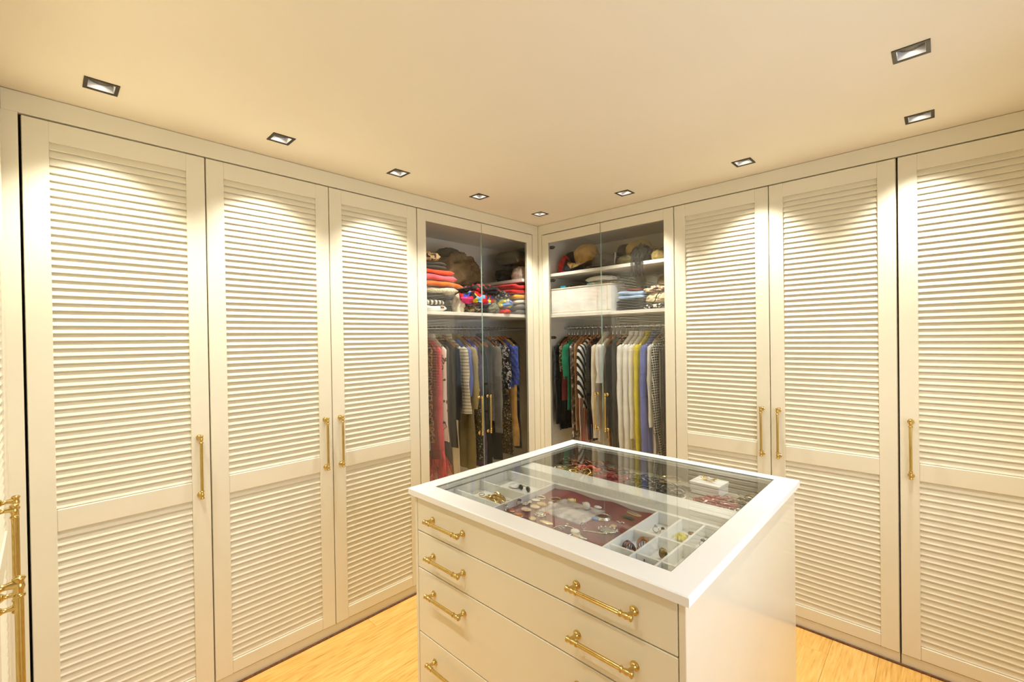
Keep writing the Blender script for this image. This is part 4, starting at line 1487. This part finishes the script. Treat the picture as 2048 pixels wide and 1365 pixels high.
o = MB().box(-.010, .010, -.008, .008, 0, .005, .0012).build('tile_pendant', ST_['beige'], None, (1.600, -1.510, VZ))
jtag(o, 'square beige pendant beside the twisted silver charm', 'pendant')
brooch(1.602, -1.550, 'big oval brooch with a grey stone and beaded silver edge', ST_['grey'], .026, .018, .005, SILVER, .2, VZ, 12)
b = MB()
pts = [(.024 * math.cos(a), .024 * math.sin(a), .004) for a in [PI * .1 + PI * .8 * i / 10 for i in range(11)]]
b.tube(pts, .0085, 8, taper=lambda u: .25 + .75 * math.sin(PI * u))
o = b.build('crescent_brooch', SILVER, None, (1.575, -1.640, VZ), True)
o.rotation_euler = (0, 0, 2.6)
jtag(o, 'engraved silver crescent brooch near the front rim', 'brooch')
o = MB().tube([(-.034, -.012, .004), (0, 0, .005), (.030, .014, .004)], .0028, 6).ball((.032, .016, .006), .008, .006, .005, 8, 5).build('hat_pin', SILVER, None, (1.592, -1.618, VZ + .009), True)
jtag(o, 'silver pin with a bulbous end crossing the crescent brooch', 'pin')
brooch(1.528, -1.634, 'pearly shell brooch with a silver edge', PEARL, .016, .013, .007, SILVER, .1)
bangle(1.492, -1.650, 'wide thin silver bangle at the front rim', SILVER, .038, .0018)
o = MB().tube([(-.012, 0, .002), (.014, .002, .002)], .0018, 5).tube([(-.012, .010, .002), (.010, .013, .002)], .0018, 5).build('hair_grips', SILVER, None, (1.470, -1.644, VZ), True)
o.rotation_euler = (0, 0, -.5)
jtag(o, 'two short silver hair grips inside the wide bangle', 'hair grips')
brooch(1.474, -1.606, 'tiny gold stud in front of the pouch', GOLD, .006, .006, .005)
brooch(1.556, -1.668, 'cluster brooch of beige beads at the front rim', ST_['beige'], .014, .010, .008, GOLD, 0, VZ, 7)
finger_ring(1.535, -1.596, 'tall silver ring by the front edge of the pouch', SILVER, PEARL, .011, .7, sr=.007)

# compartments of the tray
CG = 'trinkets in the small tray compartments'


def chain_heap(name, label, cat, mat, x, y, rx, ry, hz, n, seed, z=ZF, r=.0018, group=CG, links=True):
    """Loops of chain dropped in a heap: one tangle."""
    q = random.Random(seed)
    b = MB()
    for i in range(int(n * (1.7 if group != CG else 1))):
        R = q.uniform(.30, .75) * min(rx, ry, .075) * (.62 if z > ZF - .005 and min(rx, ry) < .07 else .50)
        cx_ = max(R - rx, min(rx - R, q.gauss(0, rx * .42)))
        cy_ = max(R - ry, min(ry - R, q.gauss(0, ry * .42)))
        tz = q.uniform(0, 1) ** 1.6 * hz
        t1, t2 = q.uniform(-.45, .45), q.uniform(-.45, .45)
        e = q.uniform(.5, 1)
        pts = []
        for k_ in range(16):
            a = 2 * PI * k_ / 16
            px, py = R * math.cos(a), R * e * math.sin(a)
            pts.append((cx_ + px, cy_ + py, max(r, tz * max(0, 1 - (abs(cx_) / rx + abs(cy_) / ry) * .5) + px * t1 + py * t2 + r)))
        b.tube(pts, r, 5, closed=True)
    o = b.build(name, mat, None, (x, y, z + .0002), True)
    return tag(o, label, cat, group)


def bead_string(label, mat, pts, r, z, name='bead_necklace', cat='necklace', group='necklaces in the rear compartment', x=0, y=0):
    """A string of beads along a closed or open path: one necklace."""
    b = MB()
    P_ = [Vector(p) for p in pts]
    acc = 0
    last = None
    for i in range(len(P_) - 1):
        seg = P_[i + 1] - P_[i]
        L_ = seg.length
        d = 0
        while d < L_:
            p = P_[i] + seg * (d / L_)
            b.ball((p.x, p.y, p.z + r), r, n=7, m_=5)
            d += r * 1.9
    o = b.build(name, mat, None, (x, y, z + .0003), True)
    return tag(o, label, cat, group)


chain_heap('gold_chains', 'tangle of gold chains in the middle compartment beside the velvet', 'chain', GOLD, 1.075, -1.580, .085, .060, .022, 34, 1)
o = MB().tube([(-.035, 0, .002), (0, .001, .002), (.035, 0, .002), (.036, 0, .012), (.036, .0, .024)], .0012, 5).build('hair_stick', GOLD, None, (1.135, -1.535, ZF + .0002), True)
o.rotation_euler = (0, 0, .55)
tag(o, 'thin gold hair stick lying next to the tangled gold chains', 'hair stick', CG)
brooch(1.030, -1.405, 'round white box lid in the back compartment beside the velvet', ST_['white'], .028, .024, .012, PEARL, 0, ZF + .0002, 0, CG)
b = MB()
for sx in (-.021, .021):
    b.ball((sx, 0, .012), .013, .006, .012, 12, 6)
o = b.build('earrings', ST_['black'], None, (1.090, -1.405, ZF + .0002), True)
tag(o, 'pair of black drop earrings joined by a gold bar', 'earrings', CG)
MB().tube([(-.021, 0, .018), (0, -.004, .022), (.021, 0, .018)], .0018, 5).build('gold_bar', GOLD, o, smooth=True)
K['tort'] = spots('tortoiseshell', [(0, (40, 26, 16)), (.48, (150, 98, 52)), (.58, (60, 40, 26))], 60, .2)


def claw(label, x, y, mat, w, hgt, rot, lean):
    b = MB()
    rs = []
    for i in range(13):
        a = -.25 + (PI + .5) * i / 12
        r1, r0 = 1.0, .86
        rs.append([(w * r * math.cos(a), t, max(.001, hgt * r * math.sin(a) + .004)) for r, t in ((r1, -.011), (r1, .011), (r0, .011), (r0, -.011))])
    b.rings(rs)
    for i in range(5):
        x0 = -w * .8 + w * 1.6 * i / 4
        b.tube([(x0, 0, hgt * .75), (x0 * .95, .004, hgt * .35), (x0 * .8, .003, .002)], .0022, 5)
    o = b.build('hair_claw', mat, None, (x, y, ZF + .0002), True)
    o.rotation_euler = (lean, 0, rot)
    return tag(o, label, 'hair claw', CG)


claw('dark tortoiseshell hair claw, nearer of the two in its compartment', 1.708, -1.600, K['tort'], .019, .026, 1.0, 0)
claw('brown tortoiseshell hair claw, farther of the two in its compartment', 1.735, -1.555, plain('tan_horn', (176, 120, 70), .25, var=.3, vscale=40), .021, .030, .6, 0)
finger_ring(1.712, -1.422, 'plain silver ring in the back corner compartment', SILVER, SILVER, .010, .3, ZF + .0002, CG)
finger_ring(1.738, -1.425, 'silver ring with a brown stone in the back corner compartment', SILVER, ST_['brown'], .010, 1.0, ZF + .0002, CG)
b = MB()
for i in range(8):
    a = 2 * PI * i / 8
    b.ball((.013 * math.cos(a), .013 * math.sin(a), .012), .007, .007, .009, 7, 5)
b.ball((0, 0, .018), .009, n=8, m_=5)
o = b.build('flower_ring', ST_['yellow'], None, (1.800, -1.420, ZF + .0002), True)
tag(o, 'yellow flower shaped cocktail ring', 'ring', CG)
finger_ring(1.826, -1.405, 'brown and white banded ring beside the yellow flower ring', SILVER, K['tort'], .011, .4, ZF + .0002, CG, .011)
o = MB().ball((0, 0, .018), .014, .009, .018, 12, 8).build('pendant', spots('moss_agate', [(0, (120, 96, 40)), (.5, (70, 92, 50)), (.6, (160, 80, 50))], 50, .2), None, (1.812, -1.580, ZF + .0002), True)
tag(o, 'mottled green and brown stone pendant standing upright', 'pendant', CG)


def pins(label, x, y, n, seed, mat):
    q = random.Random(seed)
    b = MB()
    for i in range(n):
        a = q.uniform(0, PI)
        c, s_ = math.cos(a) * .026, math.sin(a) * .026
        hz = q.uniform(.004, .026)
        b.tube([(-c, -s_, .002), (-c * .3 + q.uniform(-.01, .01), -s_ * .3, hz), (c, s_, q.uniform(.002, .03))], .0013, 5)
    o = b.build('hair_pins', mat, None, (x, y, ZF + .0002), True)
    return tag(o, label, 'hair pins', CG)


pins('few curved dark hair pins in the front compartment beside the velvet', 1.722, -1.693, 4, 4, ST_['black'])
pins('many spread dark hair pins in the middle front compartment', 1.806, -1.693, 8, 5, ST_['black'])
chain_heap('silver_chain', 'tangled silver chain in the front corner compartment', 'chain', SILVER, 1.872, -1.700, .030, .036, .020, 18, 7, r=.0013)
finger_ring(1.872, -1.425, 'black stone ring in the narrow back compartment', SILVER, ST_['black'], .010, .4, ZF + .0002, CG, .008)

# rear compartment
BZ = .937
RG = 'necklaces in the rear compartment'
chain_heap('necklace_tangle', 'brown and copper necklaces heaped at the far corner of the rear compartment', 'necklace', plain('copper_beads', (106, 62, 34), .3, metal=.5, var=.3, vscale=60), 1.10, -.905, .17, .11, .034, 46, 11, BZ, .0036, RG)
chain_heap('necklace_tangle', 'yellow gold necklaces heaped against the divider rail', 'necklace', GOLD, 1.12, -1.045, .16, .085, .028, 46, 12, BZ, .0030, RG)
q = []
for i in range(22):
    a = -.4 + 4.6 * i / 21
    q.append((.050 * math.cos(a) + .01 * math.sin(3 * a), .030 * math.sin(a), .030 + .004 * math.sin(5 * a)))
b = MB()
b.tube(q, .0068, 8)
o = b.build('coral_necklace', ST_['coral'], None, (1.165, -1.015, BZ + .006), True)
tag(o, 'bright orange coral branch necklace on the gold chains', 'necklace', RG)
chain_heap('necklace_tangle', 'red and orange bead necklaces beside the coral one', 'necklace', ST_['red'], 1.300, -1.010, .12, .095, .030, 32, 13, BZ, .0042, RG)
chain_heap('necklace_tangle', 'grey steel chains piled in the middle of the rear compartment', 'necklace', plain('gunmetal', (86, 82, 74), .3, metal=.9, var=.3, vscale=80), 1.440, -.980, .19, .14, .032, 70, 14, BZ, .0030, RG)
bangle(1.530, -.915, 'large thin gold bangle lying on the steel chains', GOLD, .052, .0022, BZ + .030, .05, group=RG)
bangle(1.600, -1.010, 'clear bead bracelet near the middle of the rear compartment', PEARL, .040, .003, BZ, 0, group=RG)
o = MB().ball((0, 0, .012), .016, .012, .011, 10, 6).build('shell', ST_['cream'], None, (1.000, -1.035, BZ), True)
tag(o, 'small cream shell at the end of the gold necklaces', 'shell', RG)
# white box with a gold bow
wb = link('jewellery_box', None, None, (1.690, -.872, BZ), (0, 0, -.05))
tag(wb, 'white jewellery box topped with a gold and pearl bow', 'box')
bx('box_body', WHITE_TOP, wb, -.062, .062, -.050, .050, .0005, .036, .002)
bx('box_lid', WHITE_TOP, wb, -.064, .064, -.052, .052, .037, .051, .002)
b = MB()
for sgn in (-1, 1):
    for dy in (-.5, .5):
        pts = []
        for i in range(9):
            f = i / 8
            pts.append((sgn * (.004 + .026 * math.sin(PI * f)), dy * (.004 + .022 * f * (1 - f) * 4) * sgn * .9 + dy * .012 * f, .0535 + .010 * math.sin(PI * f)))
        b.tube(pts, .0030, 6)
b.build('bow', GOLD, wb, smooth=True)
MB().ball((0, -.004, .062), .0085, n=12, m_=8).build('pearl', PEARL, wb, smooth=True)
chain_heap('necklace_tangle', 'dark garnet bead necklaces in front of the white jewellery box', 'necklace', ST_['red'], 1.770, -1.010, .085, .08, .026, 22, 15, BZ, .0038, RG)
chain_heap('necklace_tangle', 'dark bronze chains at the end wall of the rear compartment', 'necklace', plain('bronze_chain', (92, 74, 48), .3, metal=.8, var=.3, vscale=80), 1.855, -.905, .06, .11, .026, 26, 16, BZ, .0028, RG)
chain_heap('silver_chain', 'fine silver chains spread between the garnet beads and end wall', 'necklace', SILVER, 1.850, -1.060, .06, .07, .018, 22, 17, BZ, .0016, RG)
